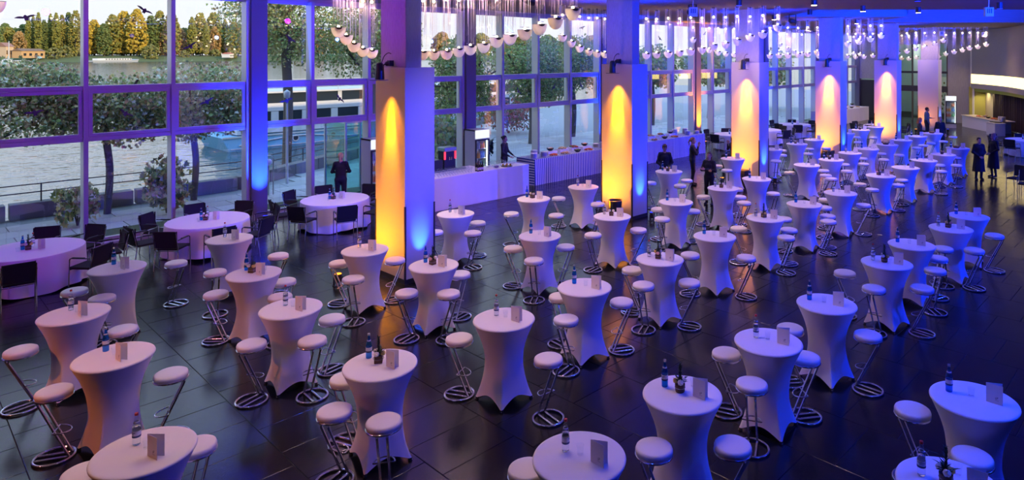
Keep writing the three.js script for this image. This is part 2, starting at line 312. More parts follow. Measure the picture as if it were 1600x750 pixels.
// ---------------------------------------------------------------- columns with coloured light
const COLX = 7.57, COLS = 7.44, COLZ = -12.25;
const nth = ['zeroth', 'first', 'second', 'third', 'fourth', 'fifth', 'sixth'];
const ORD = [...nth, 'seventh', 'eighth', 'ninth', 'tenth', 'eleventh', 'twelfth', 'thirteenth', 'fourteenth', 'fifteenth', 'sixteenth'];
function spotCan(label, p) {        // black can on a bracket, pointing down the panel
  const o = thing('spotlight', label, 'spotlight', 'spotlights clamped to the columns', p);
  part(o, 'housing', lathe([[0.001, 0.22], [0.05, 0.215], [0.075, 0.18], [0.082, 0.10], [0.092, -0.02], [0.096, -0.14], [0.088, -0.14], [0.082, -0.10], [0.001, -0.08]], 20), M.darkPlastic);
  part(o, 'barn_door', [box(0.22, 0.012, 0.09, 0.0, -0.15, 0.12), box(0.09, 0.012, 0.2, -0.13, -0.15, 0)], M.darkPlastic);
  part(o, 'yoke', bentRod([[0, 0.05, 0.1], [0, 0.16, 0.13], [0.08, 0.2, 0.13], [0.2, 0.2, 0.05]], 0.014, 0.04), M.black);
  part(o, 'clamp', [box(0.1, 0.12, 0.1, 0.22, 0.2, 0.05), ball(0.05, 0.17, 0.19, 0.0)], M.black);
  part(o, 'cable', tube([[0.04, 0.2, 0], [0.1, 0.36, 0.02], [0.17, 0.42, 0.06], [0.23, 0.4, 0.06]], 0.009, 14, 5), M.black);
  part(o, 'lens', cyl(0.08, 0.08, 0.006, 0, -0.1, 0), M.lensOrange);
  return o;
}
const uplight = (name, label, p, turn, lens) => {
  const o = thing(name, label, 'uplight', 'uplights at the column feet', p, turn);
  part(o, 'housing', cyl(0.075, 0.065, 0.16, 0, 0.16, 0).rotateX(0), M.darkPlastic); part(o, 'yoke', [box(0.02, 0.16, 0.04, -0.09, 0.1, 0), box(0.02, 0.16, 0.04, 0.09, 0.1, 0), box(0.2, 0.015, 0.12, 0, 0.008, 0)], M.black);
  part(o, 'lens', cyl(0.066, 0.066, 0.006, 0, 0.243, 0), lens);
  return o;
};
for (let k = -1; k < 6; k++) {
  const X = COLX + COLS * k, n = nth[k + 1];
  const W = 0.72, D = 1.18, HC = 4.51;
  const col = thing('clad_column', k < 0 ? 'panel-clad column beyond the left edge of the photo' : `panel-clad column, ${n} from the left, orange left face and blue right face`, 'column', 'panel-clad columns', [X, 0, COLZ]);
  part(col, 'shaft', rbox(0.34, 7.1 - HC, 1.0, 0.02, 0.2, (7.1 + HC) / 2, -0.52), M.shaft);
  part(col, 'pipe', cyl(0.06, 0.06, 7.0 - HC, 0.52, (7.0 + HC) / 2, -0.3), M.shaft);
  part(col, 'panel', rbox(0.03, HC - 0.1, D, 0.004, 0.015, HC / 2 + 0.05, -D / 2), M.panel, 'left panel glowing orange');
  part(col, 'panel', rbox(W - 0.032, HC - 0.1, 0.03, 0.004, W / 2 + 0.016, HC / 2 + 0.05, -0.015), M.panel, 'right panel glowing blue');
  part(col, 'panel', rbox(0.03, HC - 0.1, D - 0.032, 0.004, W - 0.015, HC / 2 + 0.05, -D / 2 - 0.016), M.panel);
  part(col, 'panel', rbox(W - 0.064, HC - 0.1, 0.03, 0.004, W / 2, HC / 2 + 0.05, -D + 0.015), M.panel);
  part(col, 'cladding_top', box(W - 0.07, 0.02, D - 0.07, W / 2, HC - 0.01, -D / 2), M.panel);
  part(col, 'plinth', box(W + 0.01, 0.1, D + 0.01, W / 2, 0.05, -D / 2), M.black);
  for (const [x, z] of [[-0.004, 0.004], [W + 0.004, 0.004], [-0.004, -D - 0.004]]) part(col, 'corner_strip', box(0.035, 1.62, 0.035, x + (x < 0 ? 0.012 : -0.012), 0.81, z + (z > 0 ? -0.012 : 0.012)), M.black);
  if (k < 5) {
    const s = spotCan(k < 0 ? 'black spotlight on the column beyond the left edge' : `black spotlight clamped to the ${n} column from the left`, [X - 0.29, 4.4, COLZ - 0.5]);
    for (const [dy, ang, lvl] of [[1.2, 0.24, 0.13], [2.1, 0.24, 0.2], [2.6, 0.6, 0.05]]) {
      const l = new THREE.SpotLight(ORANGE, LEVEL.spotOrange * lvl * (k > 0 ? 1.3 : 0.75), 0, ang, 1, 2); l.position.set(0, -0.16, 0); l.target.position.set(0.29, -dy, -0.05); s.add(l, l.target);
    }
  }
  const f = uplight('orange_uplight', k < 0 ? 'orange floor uplight beyond the left edge' : `small black orange floor uplight left of the ${n} column`, [X - 0.95, 0, COLZ - 1.0], 0, M.lensOrange);
  const lo = new THREE.SpotLight(ORANGE, LEVEL.floorOrange * (k === 5 ? 0.35 : k > 0 ? 0.9 : 0.8), 0, 1.15, 1, 2); lo.position.set(0, 0.26, 0); lo.target.position.set(0.95, 2.2, 0.4); f.add(lo, lo.target);
  const top = uplight('blue_uplight', k < 0 ? 'added blue uplight on top of the cladding beyond the left edge' : `small added blue uplight on top of the ${n} column cladding`, [X + 0.55, HC, COLZ - 0.75], 0, M.lensBlue);  // ledge lamp added to turn the ceiling and upper shafts blue
  const lt = new THREE.SpotLight(BLUE, LEVEL.addedTopBlue, 0, 1.2, 0.7, 2); lt.position.set(0, 0.26, 0); lt.target.position.set(0, 2, 0); top.add(lt, lt.target);
  if (k >= 0 && k < 4) {
    const rb = uplight('blue_uplight', `small black blue floor uplight behind the ${n} column`, [X + 0.36, 0, COLZ - D - 0.45], 0, M.lensBlue);
    const lr = new THREE.SpotLight(BLUE, LEVEL.floorBlue * 2, 0, 0.6, 1, 2); lr.position.set(0, 0.26, 0); lr.target.position.set(0, 1.6, 0.45); rb.add(lr, lr.target);
  }
  const b = uplight('blue_uplight', k < 0 ? 'blue floor uplight beyond the left edge' : `small black blue floor uplight before the ${n} column`, [X + 0.36, 0, COLZ + 0.45], 0, M.lensBlue);
  const lb = new THREE.SpotLight(lin(0.02, 0.11, 1), LEVEL.floorBlue, 0, 0.30, 0.8, 2); lb.position.set(0, 0.26, 0); lb.target.position.set(0, 0.95, -0.45); b.add(lb, lb.target);
}
// small uplights at the feet of the window pilasters
[[2, 0], [6, 0], [10, 0], [14, 1], [18, 0]].forEach(([k, warm], i) => {
  const x = MX + MS * k + 0.27, o = uplight('pilaster_uplight', `${warm ? 'orange' : 'blue'} uplight at the foot of the ${nth[i + 1]} window pilaster`, [x, 0, ZW + 0.85], 0, warm ? M.lensOrange : M.lensBlue);
  const l = new THREE.SpotLight(warm ? ORANGE : BLUE, LEVEL.pilaster * (warm ? 0.4 : 1), 0, 0.45, 1, 2); l.position.set(0, 0.27, 0); l.target.position.set(0, 3.6, -0.4); o.add(l, l.target);
});
function washLamp(name, label, group, [x, z], [tx, tz], drop, colour, level, angle, high = 5.95) {
  const o = thing(name, label, 'spotlight', group, [x, high, z], Math.atan2(tx - x, tz - z)), tilt = Math.atan2(drop, Math.hypot(tx - x, tz - z));
  part(o, 'housing', lathe([[0.001, -0.22], [0.09, -0.21], [0.12, -0.1], [0.13, 0.14], [0.12, 0.14], [0.11, 0.1], [0.001, 0.1]], 20).rotateX(Math.PI / 2 + tilt), M.darkPlastic);
  part(o, 'yoke', [box(0.02, 0.3, 0.05, -0.15, 0.14, 0), box(0.02, 0.3, 0.05, 0.15, 0.14, 0), box(0.32, 0.02, 0.05, 0, 0.29, 0), ...(high < 6 ? [box(0.05, 0.27, 0.05, 0, 0.42, 0)] : [])], M.black);
  part(o, 'lens', cyl(0.11, 0.11, 0.006, 0, 0.115, 0).rotateX(Math.PI / 2 + tilt), glow(colour, 2.5));
  const l = new THREE.SpotLight(colour, level, 0, angle, 1, 2); l.position.set(0, -0.16 * Math.sin(tilt), 0.16 * Math.cos(tilt)); l.shadow.radius = 5; o.add(l, l.target);
  l.target.position.set(0, -drop, Math.hypot(tx - x, tz - z));
}
[[-2.5, -0.5], [3.8, 3.4], [11.3, 10.6]].forEach(([x, tx], i) => washLamp('added_purple_wash_lamp', `added purple wash lamp facing the windows, ${nth[i + 1]} from the left`, 'added purple wash lamps under the ceiling', [x, -13.9], [tx, -20.2], 3.0, PURPLE, LEVEL.addedPurple, 1.0, 6.2));  // lamps added to tint the window frames purple
washLamp('added_purple_wash_lamp', 'added purple wash lamp beyond the left edge facing the first column', 'added purple wash lamps under the ceiling', [-3.5, -12.6], [7.5, -12.8], 0.9, PURPLE, 110, 0.3, 6.2);  // unseen lamp added to tint the upper shaft purple
// blue wash lamps under the ceiling beyond the right edge of the photo
[[15, 5.5, 16, -12, 4.2, 0.5], [23, 5.5, 21.5, -12, 4.2, 1], [31, 5.5, 29, -12, 4.2, 1], [37, 4.5, 37, -12, 4.2, 1], [12, 2.6, 7.5, -3.5, 5.2, 0.16]].forEach(([x, z, tx, tz, drop, k], i) => washLamp('blue_wash_lamp', i < 4 ? `blue wash lamp under the rear ceiling, ${nth[i + 1]} from the left` : 'blue wash lamp under the ceiling close to the gallery', 'blue wash lamps under the ceiling', [x, z], [tx, tz], drop, BLUE, LEVEL.washBlue * k, 0.8));
washLamp('added_orange_wash_lamp', 'added orange wash lamp under the ceiling beyond the left edge', 'added orange wash lamps under the ceiling', [-4.5, -10.5], [2.2, -11.5], 5, new THREE.Color(1, 0.24, 0.10), LEVEL.addedOrange, 0.75);  // unseen lamp added to bring orange onto the left tables and stools
[[10.5, 5.5, 7.95, -12.2, 'first'], [18, 5.5, 15.4, -12.2, 'second']].forEach(([x, z, tx, tz, n]) => washLamp('added_blue_beam_lamp', `added narrow blue beam lamp aimed at the ${n} column`, 'added narrow blue beam lamps', [x, z], [tx, tz], 3.4, BLUE, LEVEL.addedBeamBlue, 0.13));  // unseen beams added to deepen the blue of these column faces
// added blue lamps: upward wash to colour the ceiling, cans to colour the table tops
[[2, 4.0, 13, -6], [8, 4.0, 20, -6], [16, 4.0, 28, -6], [24, 4, 34, -5]].forEach(([x, z, tx, tz], i) => washLamp('added_blue_ceiling_lamp', `added blue lamp turned up to the ceiling, ${nth[i + 1]} of the rear row`, 'added blue lamps turned up to the ceiling', [x, z], [tx, tz], -2.6, BLUE, LEVEL.addedCeilingBlue, 0.34, 5.25));
[[4.2, -4, 0.6], [8.8, -3.2, 1.5], [7.4, -0.4, 2.6], [13, -4, 1.4], [17, -2.6, 1.3], [20, -6, 0.7], [25, -5, 0.6], [29, -4.4, 0.4], [12, -9.6, 0.6], [6.4, -8.8, 0.6], [2.2, -9.5, 0.3], [3.5, -12.4, 0.3], [18, -10.5, 0.5], [24, -11, 0.4], [9.5, -6.5, 0.45]].forEach(([x, z, k], i) => {
  const o = thing('added_blue_downlight', `added blue ceiling can ${['over the bottom left tables', 'over the front right tables', 'over the table near the right edge', 'over the right-hand stepped row', 'over the far end of the stepped row', 'over the four stepped tables', 'over the tables before the staff', 'over the far right tables', 'over the second column tables', 'over the tables right of the first column', 'over the left edge tables', 'over the pink-lit left tables', 'before the third column', 'before the fourth column', 'over the middle of the hall'][i]}`, 'ceiling light', 'added blue ceiling cans', [x, CEIL - 0.11, z]);
  part(o, 'housing', cyl(0.09, 0.09, 0.2, 0, 0, 0, 20), M.darkPlastic); part(o, 'lens', cyl(0.08, 0.08, 0.006, 0, -0.104, 0), M.lensBlue);
  const l = new THREE.SpotLight(lin(0.012, 0.075, 1), LEVEL.addedDownBlue * k, 0, 0.85, 1, 2); l.position.set(0, -0.13, 0); l.target.position.set(0, -3, 0); l.shadow.radius = 3; o.add(l, l.target);
});
for (let k = 0; k < 4; k++) washLamp('added_shaft_wash_lamp', `small ${k ? 'blue' : 'purple'} added lamp lighting the shaft of the ${nth[k + 1]} column`, 'small added lamps lighting the column shafts', [COLX + COLS * k - 3.4, -12.9], [COLX + COLS * k, -12.8], 0.7, k ? BLUE : PURPLE, k ? 36 : 30, 0.36, 6.2);  // lamps added to colour the upper column shafts
// ceiling cans added to bring warm light onto the table tops
[[11.5, -9.2, 0.55, 'over the tables before the second column'], [15.5, -9, 0.85, 'between the second and third columns'], [19.5, -8.8, 1.05, 'before the third column'], [23.4, -8.8, 1.15, 'before the fourth column'], [25.4, -7.6, 0.75, 'over the four stepped tables'], [32.2, -12.4, 1.2, 'between the fourth and fifth columns'], [26.2, -13.6, 0.9, 'behind the third column'], [1.2, -9.6, 0.5, 'over the left edge tables'], [2.2, -6.6, 0.25, 'over the bottom left tables'], [14.5, -6.2, 0.45, 'over the middle right tables']].forEach(([x, z, k, where]) => {
  const o = thing('added_warm_downlight', `added warm ceiling can ${where}`, 'ceiling light', 'added warm ceiling cans', [x, CEIL - 0.11, z]);
  part(o, 'housing', cyl(0.09, 0.09, 0.2, 0, 0, 0, 20), M.darkPlastic); part(o, 'lens', cyl(0.08, 0.08, 0.006, 0, -0.104, 0), M.bulb);
  const l = new THREE.SpotLight(lin(1, 0.64, 0.5), LEVEL.addedDownWarm * k, 0, 0.8, 1, 2); l.position.set(0, -0.13, 0); l.target.position.set(0, -3, 0); l.shadow.radius = 3; o.add(l, l.target);
});
// ---------------------------------------------------------------- bar tables, stools and what stands on the tables
const TABLES = [
  [1.74, -7.24, 'c', 'cut off at the bottom left corner'],
  [2.04, -9.80, 'b', 'second up from the bottom left corner'],
  [1.99, -11.82, 'c', 'nearest the left edge, beside an orange-tinted stool'],
  [2.93, -13.85, 'b', 'pink-lit beside the leftmost round table'],
  [4.92, -14.40, 'c', 'right in front of the middle left round table'],
  [4.41, -11.79, 'bf', 'with flowers left of the first column'],
  [4.17, -9.78, 'c', 'next toward the camera from the left flower table'],
  [6.37, -11.69, 'c', 'just left of the first column base'],
  [6.72, -9.95, 'bf', 'with flowers just right of the first column'],
  [4.13, -7.22, 'bf', 'with flowers and stools in the front left middle'],
  [6.01, -7.20, 'c', 'alone in the front middle with a clear bottle'],
  [9.26, -12.83, 'c', 'orange-glowing before the white drinks counter'],
  [11.59, -12.71, 'bf', 'with flowers before the end of drinks counter'],
  [13.58, -12.84, 'c', 'before the striped buffet left of second column'],
  [9.29, -10.00, 'b', 'with a stool squarely before it, mid hall'],
  [11.54, -10.00, 'cf', 'with flowers right below the second column'],
  [7.71, -7.26, 'b', 'with a blue bottle in the centre of the photo'],
  [9.70, -7.27, 'cf', 'with flowers right of the centre of the photo'],
  [17.23, -12.56, 'bf', 'before the dark-clad man by the buffet'],
  [13.76, -9.82, 'b', 'right of the second column base, blue bottle'],
  [11.68, -7.37, 'b', 'blue bottle, second right of the central flower table'],
  [16.08, -9.88, 'cf', 'before the woman with crossed arms'],
  [20.92, -12.45, 'b', 'just left of the third column base'],
  [17.97, -9.89, 'b', 'at the foot of the third column, right side'],
  [13.77, -7.36, 'cf', 'with flowers below the third column'],
  [15.71, -7.34, 'b', 'blue bottle, right of the flower table below third column'],
  [21.38, -9.90, 'n', 'with only a card, left of the fourth column'],
  [17.64, -7.23, 'c', 'clear bottle, below and right of the fourth column'],
  [26.22, -12.58, 'bf', 'with flowers between third and fourth columns'],
  [28.03, -12.65, 'c', 'close behind the flower table left of fourth column'],
  [24.03, -12.57, 'c', 'half hidden behind the third column'],
  [23.08, -9.79, 'bf', 'dark sprig on it, before the fourth column base'],
  [25.16, -9.95, 'c', 'right of the fourth column base'],
  [31.35, -12.61, 'c', 'half hidden behind the fourth column'],
  [33.36, -12.65, 'bf', 'flowers on it, between fourth and fifth columns'],
  [35.22, -12.61, 'c', 'farthest back, left of the fifth column'],
  [26.76, -9.88, 'b', 'before the fifth column, left of brown basket table'],
  [28.57, -9.75, 'k', 'with a brown basket below the fifth column'],
  [21.02, -7.37, 'f', 'with dark foliage right of the fourth column'],
  [23.08, -7.30, 'n', 'with only a card, second of four on the right'],
  [25.15, -7.34, 'b', 'blue bottle, third of four stepping back right'],
  [27.10, -7.24, 'f', 'fourth of four stepping back to the right'],
  [30.51, -9.81, 'b', 'below the blue edge of the fifth column'],
  [32.44, -9.76, 'b', 'left of the seated red-haired person'],
  [34.16, -9.57, 'k', 'with food between the two guests far back'],
  [29.38, -7.32, 'bk', 'with a bread basket beside the two waiting staff'],
  [17.09, -4.04, 'b', 'farthest of the right-hand stepped row'],
  [15.63, -4.03, 'cf', 'dark sprig on it, second of right-hand stepped row'],
  [13.76, -4.24, 'b', 'third back of the right-hand stepped row'],
  [12.25, -4.19, 'cf', 'with flowers, fourth of the right-hand stepped row'],
  [9.62, -4.15, 'b', 'blue bottle, right of centre in the front half'],
  [7.84, -4.15, 'c', 'clear bottle, two stools before it, front right'],
  [5.99, -4.19, 'bf', 'with flowers and two stools, bottom right middle'],
  [4.41, -4.22, 'c', 'cut by the bottom edge in the middle'],
  [8.00, -1.84, 'b', 'lone blue-lit one near the right edge'],
  [6.26, -1.62, 'cf', 'mostly cut off at the bottom right corner'],
];
const STOOLS = [   // x, z, table it faces, side of that table
  [1.40, -11.75, 3],  [1.50, -10.03, 2],  [2.57, -9.51, 2],  [2.37, -14.05, 4],  [2.61, -13.32, 4],  [2.51, -11.56, 3],  [4.33, -13.39, 5],  [3.94, -12.15, 6],  [3.59, -9.68, 7],  [5.54, -13.58, 5],  [4.98, -11.94, 6],  [4.61, -11.23, 6],  [4.76, -9.72, 7],  [4.21, -9.18, 7],  [6.13, -12.23, 8],  [5.87, -11.19, 8],  [6.96, -11.62, 8],  [6.13, -9.87, 9],  [6.59, -9.33, 9],  [7.31, -10.00, 9],  [5.64, -7.73, 11],  [3.99, -7.79, 10],  [3.54, -7.17, 10],  [3.80, -6.57, 10],  [8.67, -12.80, 12],  [9.84, -12.76, 12],  [9.21, -12.12, 12],  [10.99, -12.88, 13],  [9.04, -10.54, 15],  [8.78, -9.62, 15],  [13.08, -13.31, 14],  [11.63, -11.93, 13],  [9.85, -9.82, 15],  [13.28, -12.03, 14],  [10.92, -10.03, 16],  [11.94, -9.56, 16],  [16.62, -12.83, 19],  [13.90, -10.47, 20],  [13.14, -9.78, 20],  [9.63, -7.86, 18],  [9.12, -7.19, 18],  [8.26, -6.96, 17],  [7.14, -7.11, 17],  [7.75, -7.85, 17],  [6.05, -6.35, 11],  [9.78, -6.69, 18],  [11.14, -7.60, 21],  [11.74, -6.69, 21],  [7.78, -4.73, 52],  [7.26, -4.06, 52],  [5.40, -4.12, 53],  [5.98, -3.56, 53],  [4.30, -4.80, 54],  [15.99, -10.46, 22],  [14.34, -9.70, 20],  [16.08, -9.23, 22],  [16.86, -11.87, 19],  [17.71, -12.22, 19],  [20.81, -13.02, 23],  [20.24, -12.28, 23],  [17.56, -10.32, 24],  [16.64, -9.69, 22],  [17.73, -9.23, 24],  [13.60, -7.94, 25],  [13.63, -6.79, 25],  [15.15, -7.60, 26],  [14.27, -7.04, 25],  [23.31, -12.02, 31],  [24.83, -12.54, 31],  [26.03, -13.14, 29],  [21.31, -10.48, 27],  [25.88, -11.93, 29],  [27.26, -12.51, 30],  [22.46, -9.80, 27],  [21.59, -9.34, 27],  [21.11, -8.95, 27],  [22.88, -9.16, 32],  [24.24, -9.80, 33],  [24.85, -9.33, 33],  [26.16, -9.87, 33],  [27.92, -12.06, 30],  [20.84, -7.93, 39],  [20.24, -7.34, 39],  [17.98, -6.75, 28],  [15.64, -6.71, 26],  [16.99, -7.38, 28],  [17.92, -7.76, 28],  [16.15, -6.94, 26],  [30.92, -11.84, 34],  [32.77, -12.64, 35],  [33.12, -11.96, 35],  [26.40, -9.14, 37],  [27.96, -9.79, 38],  [22.41, -7.20, 40],  [21.48, -7.01, 39],  [25.04, -6.76, 41],  [26.42, -7.19, 42],  [26.79, -6.72, 42],  [28.80, -7.25, 46],  [28.01, -9.11, 38],  [30.67, -9.24, 43],  [31.76, -9.30, 44],  [32.78, -9.28, 44],  [33.89, -9.05, 45],  [36.08, -9.21, 45],  [15.04, -4.02, 48],  [13.41, -3.72, 49],  [12.23, -3.60, 50],  [14.24, -3.91, 49],  [11.66, -4.20, 50],  [12.13, -4.89, 50],  [15.34, -3.52, 48],  [16.90, -3.48, 47],  [9.12, -4.48, 51],  [8.38, -3.90, 52],  [9.65, -3.56, 51],  [7.95, -2.44, 55],  [7.42, -1.72, 55],  [1.40, -7.86, 1],  [2.27, -7.57, 1],  [4.01, -14.52, -1],
];
function profile(pts, h) {
  let i = 0; while (i < pts.length - 2 && h > pts[i + 1][0]) i++;
  const p = k => pts[Math.max(0, Math.min(pts.length - 1, k))], [h1, r1] = p(i), [h2, r2] = p(i + 1), t = (h - h1) / (h2 - h1);
  const m1 = (p(i + 1)[1] - p(i - 1)[1]) / (p(i + 1)[0] - p(i - 1)[0]) * (h2 - h1), m2 = (p(i + 2)[1] - p(i)[1]) / (p(i + 2)[0] - p(i)[0]) * (h2 - h1);
  return (2 * t ** 3 - 3 * t * t + 1) * r1 + (t ** 3 - 2 * t * t + t) * m1 + (-2 * t ** 3 + 3 * t * t) * r2 + (t ** 3 - t * t) * m2;
}
function gridMesh(nu, nv, fn, closed = true) {       // surface from fn(u, v), u round, v up
  const p = [], uv = [], ix = [];
  for (let j = 0; j <= nv; j++) for (let i = 0; i <= nu; i++) { const q = fn(i / nu, j / nv); p.push(q[0], q[1], q[2]); uv.push(q[3] ?? i / nu, q[4] ?? j / nv); }
  for (let j = 0; j < nv; j++) for (let i = 0; i < nu; i++) { const a = j * (nu + 1) + i, b = a + 1, c = a + nu + 1, d = c + 1; ix.push(a, c, b, b, c, d); }
  const g = new THREE.BufferGeometry(); g.setAttribute('position', new THREE.Float32BufferAttribute(p, 3)); g.setAttribute('uv', new THREE.Float32BufferAttribute(uv, 2)); g.setIndex(ix); g.computeVertexNormals();
  if (closed) { const n = g.attributes.normal; for (let j = 0; j <= nv; j++) { const a = j * (nu + 1), b = a + nu, v = V(n.getX(a) + n.getX(b), n.getY(a) + n.getY(b), n.getZ(a) + n.getZ(b)).normalize(); n.setXYZ(a, v.x, v.y, v.z); n.setXYZ(b, v.x, v.y, v.z); } }
  return g;
}
const COVER = [[0, 0.405], [0.06, 0.378], [0.15, 0.340], [0.28, 0.300], [0.42, 0.272], [0.55, 0.263], [0.68, 0.275], [0.80, 0.305], [0.90, 0.342], [0.98, 0.378], [1.04, 0.405], [1.075, 0.418]];
function coverGeometry() {
  return gridMesh(96, 26, (u, v) => {
    const th = -u * Math.PI * 2, c = Math.abs(Math.cos(th)), s = Math.abs(Math.sin(th));
    const g = Math.pow(Math.pow(c, 0.96) + Math.pow(s, 0.96), -1 / 0.96), foot = 1 / (1 + 0);
    const hem = 0.115 * Math.pow(Math.abs(Math.sin(2 * th)), 0.75) + 0.006;
    const h = hem + v * (1.075 - hem), w = Math.pow(Math.max(0, (0.62 - h) / 0.62), 1.35);
    const crease = 1 + 0.006 * Math.max(0, 1 - h / 0.9) * Math.cos(4 * th) ;
    const r = profile(COVER, h) * (1 - w * (1 - Math.max(0.655, g) * foot)) * crease;
    return [r * Math.cos(th), h, r * Math.sin(th), u * 2.4, v * 1.1];
  });
}
const coverGeo = coverGeometry();
const capGeo = lathe([[0.001, 1.104], [0.39, 1.104], [0.413, 1.102], [0.424, 1.096], [0.428, 1.086], [0.426, 1.076], [0.416, 1.068], [0.40, 1.064]], 64);
const footGeo = cyl(0.022, 0.026, 0.03, 0, 0.015, 0, 12);
const tableProto = (() => {
  const o = new THREE.Group(); o.name = 'bar_table';
  part(o, 'cover', coverGeo, M.cover); part(o, 'top_cap', capGeo, M.cover);
  for (let k = 0; k < 4; k++) { const f = part(o, 'foot', footGeo, M.black); f.position.set(0.375 * Math.cos(k * Math.PI / 2), 0, 0.375 * Math.sin(k * Math.PI / 2)); }
  return o;
})();
function place(proto, name, label, category, group, p, turn) { const c = proto.clone(); c.name = numbered(name); c.position.set(...p); c.rotation.y = turn; tag(c, label, category, group); scene.add(c); return c; }

const stoolProto = (() => {
  const o = new THREE.Group();
  part(o, 'cushion', lathe([[0.001, 0.818], [0.10, 0.820], [0.165, 0.814], [0.183, 0.803], [0.190, 0.785], [0.190, 0.765], [0.184, 0.750], [0.17, 0.744], [0.001, 0.744]], 36), M.seat);
  part(o, 'seat_ring', new THREE.TorusGeometry(0.184, 0.012, 8, 36).rotateX(Math.PI / 2).translate(0, 0.738, 0), M.chrome);
  part(o, 'seat_plate', cyl(0.17, 0.17, 0.01, 0, 0.737, 0, 24), M.black);
  for (const x of [-0.052, 0.052]) part(o, 'leg', bentRod([[x, 0.726, 0.05], [x, 0.722, -0.165], [x, 0.045, 0.15], [x, 0.016, 0.17], [x, 0.016, -0.18]], 0.015, 0.03), M.chrome);
  part(o, 'base_ring', new THREE.TorusGeometry(0.2, 0.016, 8, 40).rotateX(Math.PI / 2).translate(0, 0.017, 0), M.chrome);
  const f = []; for (let k = 0; k <= 14; k++) { const a = Math.PI * k / 14; f.push([-0.115 * Math.cos(a), 0.335 - 0.02 * Math.sin(a), 0.02 + 0.15 * Math.sin(a)]); }
  part(o, 'footrest', [tube(f, 0.008, 28, 6), rod(f[0], f[14], 0.008)], M.chrome);
  return o;
})();
const waterLabel = canvasTexture(128, 64, (g, w, h) => { g.fillStyle = '#cfd6dc'; g.fillRect(0, 0, w, h); g.fillStyle = '#27406e'; g.fillRect(0, 44, w, 20); g.fillRect(38, 12, 52, 6); g.fillRect(46, 24, 36, 4); g.fillRect(46, 32, 36, 3); });
const labelMat = std(0xffffff, 0.6, 0, { map: waterLabel });
function bottleProto(glass, cap) {
  const o = new THREE.Group();
  part(o, 'glass', lathe([[0.001, 0.003], [0.030, 0.0], [0.035, 0.006], [0.036, 0.15], [0.034, 0.175], [0.024, 0.205], [0.016, 0.235], [0.0135, 0.262], [0.0145, 0.266], [0.0145, 0.274]], 20), glass);
  part(o, 'cap', cyl(0.0152, 0.0152, 0.022, 0, 0.285, 0, 14), cap);
  part(o, 'label', new THREE.CylinderGeometry(0.0368, 0.0368, 0.06, 20, 1, true).translate(0, 0.105, 0), labelMat);
  part(o, 'neck_label', new THREE.CylinderGeometry(0.0215, 0.0262, 0.018, 16, 1, true).translate(0, 0.2115, 0), labelMat);
  return o;
}
const blueBottle = bottleProto(M.blueBottle, M.silverCap), clearBottle = bottleProto(M.clearBottle, M.redCap);
{ part(clearBottle, 'water', lathe([[0.001, 0.006], [0.032, 0.006], [0.033, 0.148], [0.031, 0.172], [0.001, 0.172]], 16), M.water); }
const tumbler = (() => { const o = new THREE.Group(); part(o, 'glass', lathe([[0.001, 0.006], [0.024, 0.004], [0.027, 0.0], [0.029, 0.004], [0.036, 0.09], [0.0345, 0.09], [0.028, 0.012], [0.001, 0.010]], 18), M.clearGlass); return o; })();
const cardPrint = canvasTexture(128, 160, (g, w, h) => {        // white card, small emblem low on the right
  g.fillStyle = '#ece6e4'; g.fillRect(0, 0, w, h); g.strokeStyle = '#6e6468'; g.lineWidth = 2.2; g.beginPath(); g.arc(78, 112, 7, 0.6, 4.6); g.stroke(); g.beginPath(); g.arc(84, 108, 6, 3.6, 8.1); g.stroke(); g.beginPath(); g.moveTo(70, 122); g.lineTo(92, 100); g.stroke(); g.fillStyle = '#8a8084'; g.fillRect(68, 128, 28, 2.5);
});
const cardProto = (() => {
  const o = new THREE.Group(), a = 0.14, f = new THREE.BoxGeometry(0.002, 0.20, 0.155).translate(0, 0.1, 0.0775);
  const front = std(0xffffff, 0.75, 0, { map: cardPrint });
  const p1 = part(o, 'card_leaf', f, front); p1.rotation.y = a * 0.9; p1.position.set(-0.012, 0, -0.0775);
  const p2 = part(o, 'card_leaf', f, M.card); p2.rotation.y = -a * 2.2; p2.position.set(-0.010, 0, -0.0775); p2.position.x += 0.0;
  p2.rotation.y = 0.62;
  return o;
})();
function blade(len, w, bend) { return gridMesh(2, 5, (u, v) => { const x = (u - 0.5) * w * Math.sin(Math.PI * (0.12 + 0.88 * v)) , y = len * v * Math.cos(bend * v * 0.7), z = len * v * Math.sin(bend * v); return [x, y, z - Math.abs(u - 0.5) * w * 0.3]; }, false); }
function roseGeo(r) { const g = new THREE.IcosahedronGeometry(r, 3), p = g.attributes.position; for (let i = 0; i < p.count; i++) { const v = V(p.getX(i), p.getY(i), p.getZ(i)), a = Math.atan2(v.z, v.x), e = Math.acos(Math.max(-1, Math.min(1, v.y / r))), k = 1 + 0.09 * Math.sin(5 * a + e * 6) + 0.05 * Math.sin(9 * e); v.multiplyScalar(k); p.setXYZ(i, v.x, v.y * 0.85, v.z); } g.computeVertexNormals(); return g; }
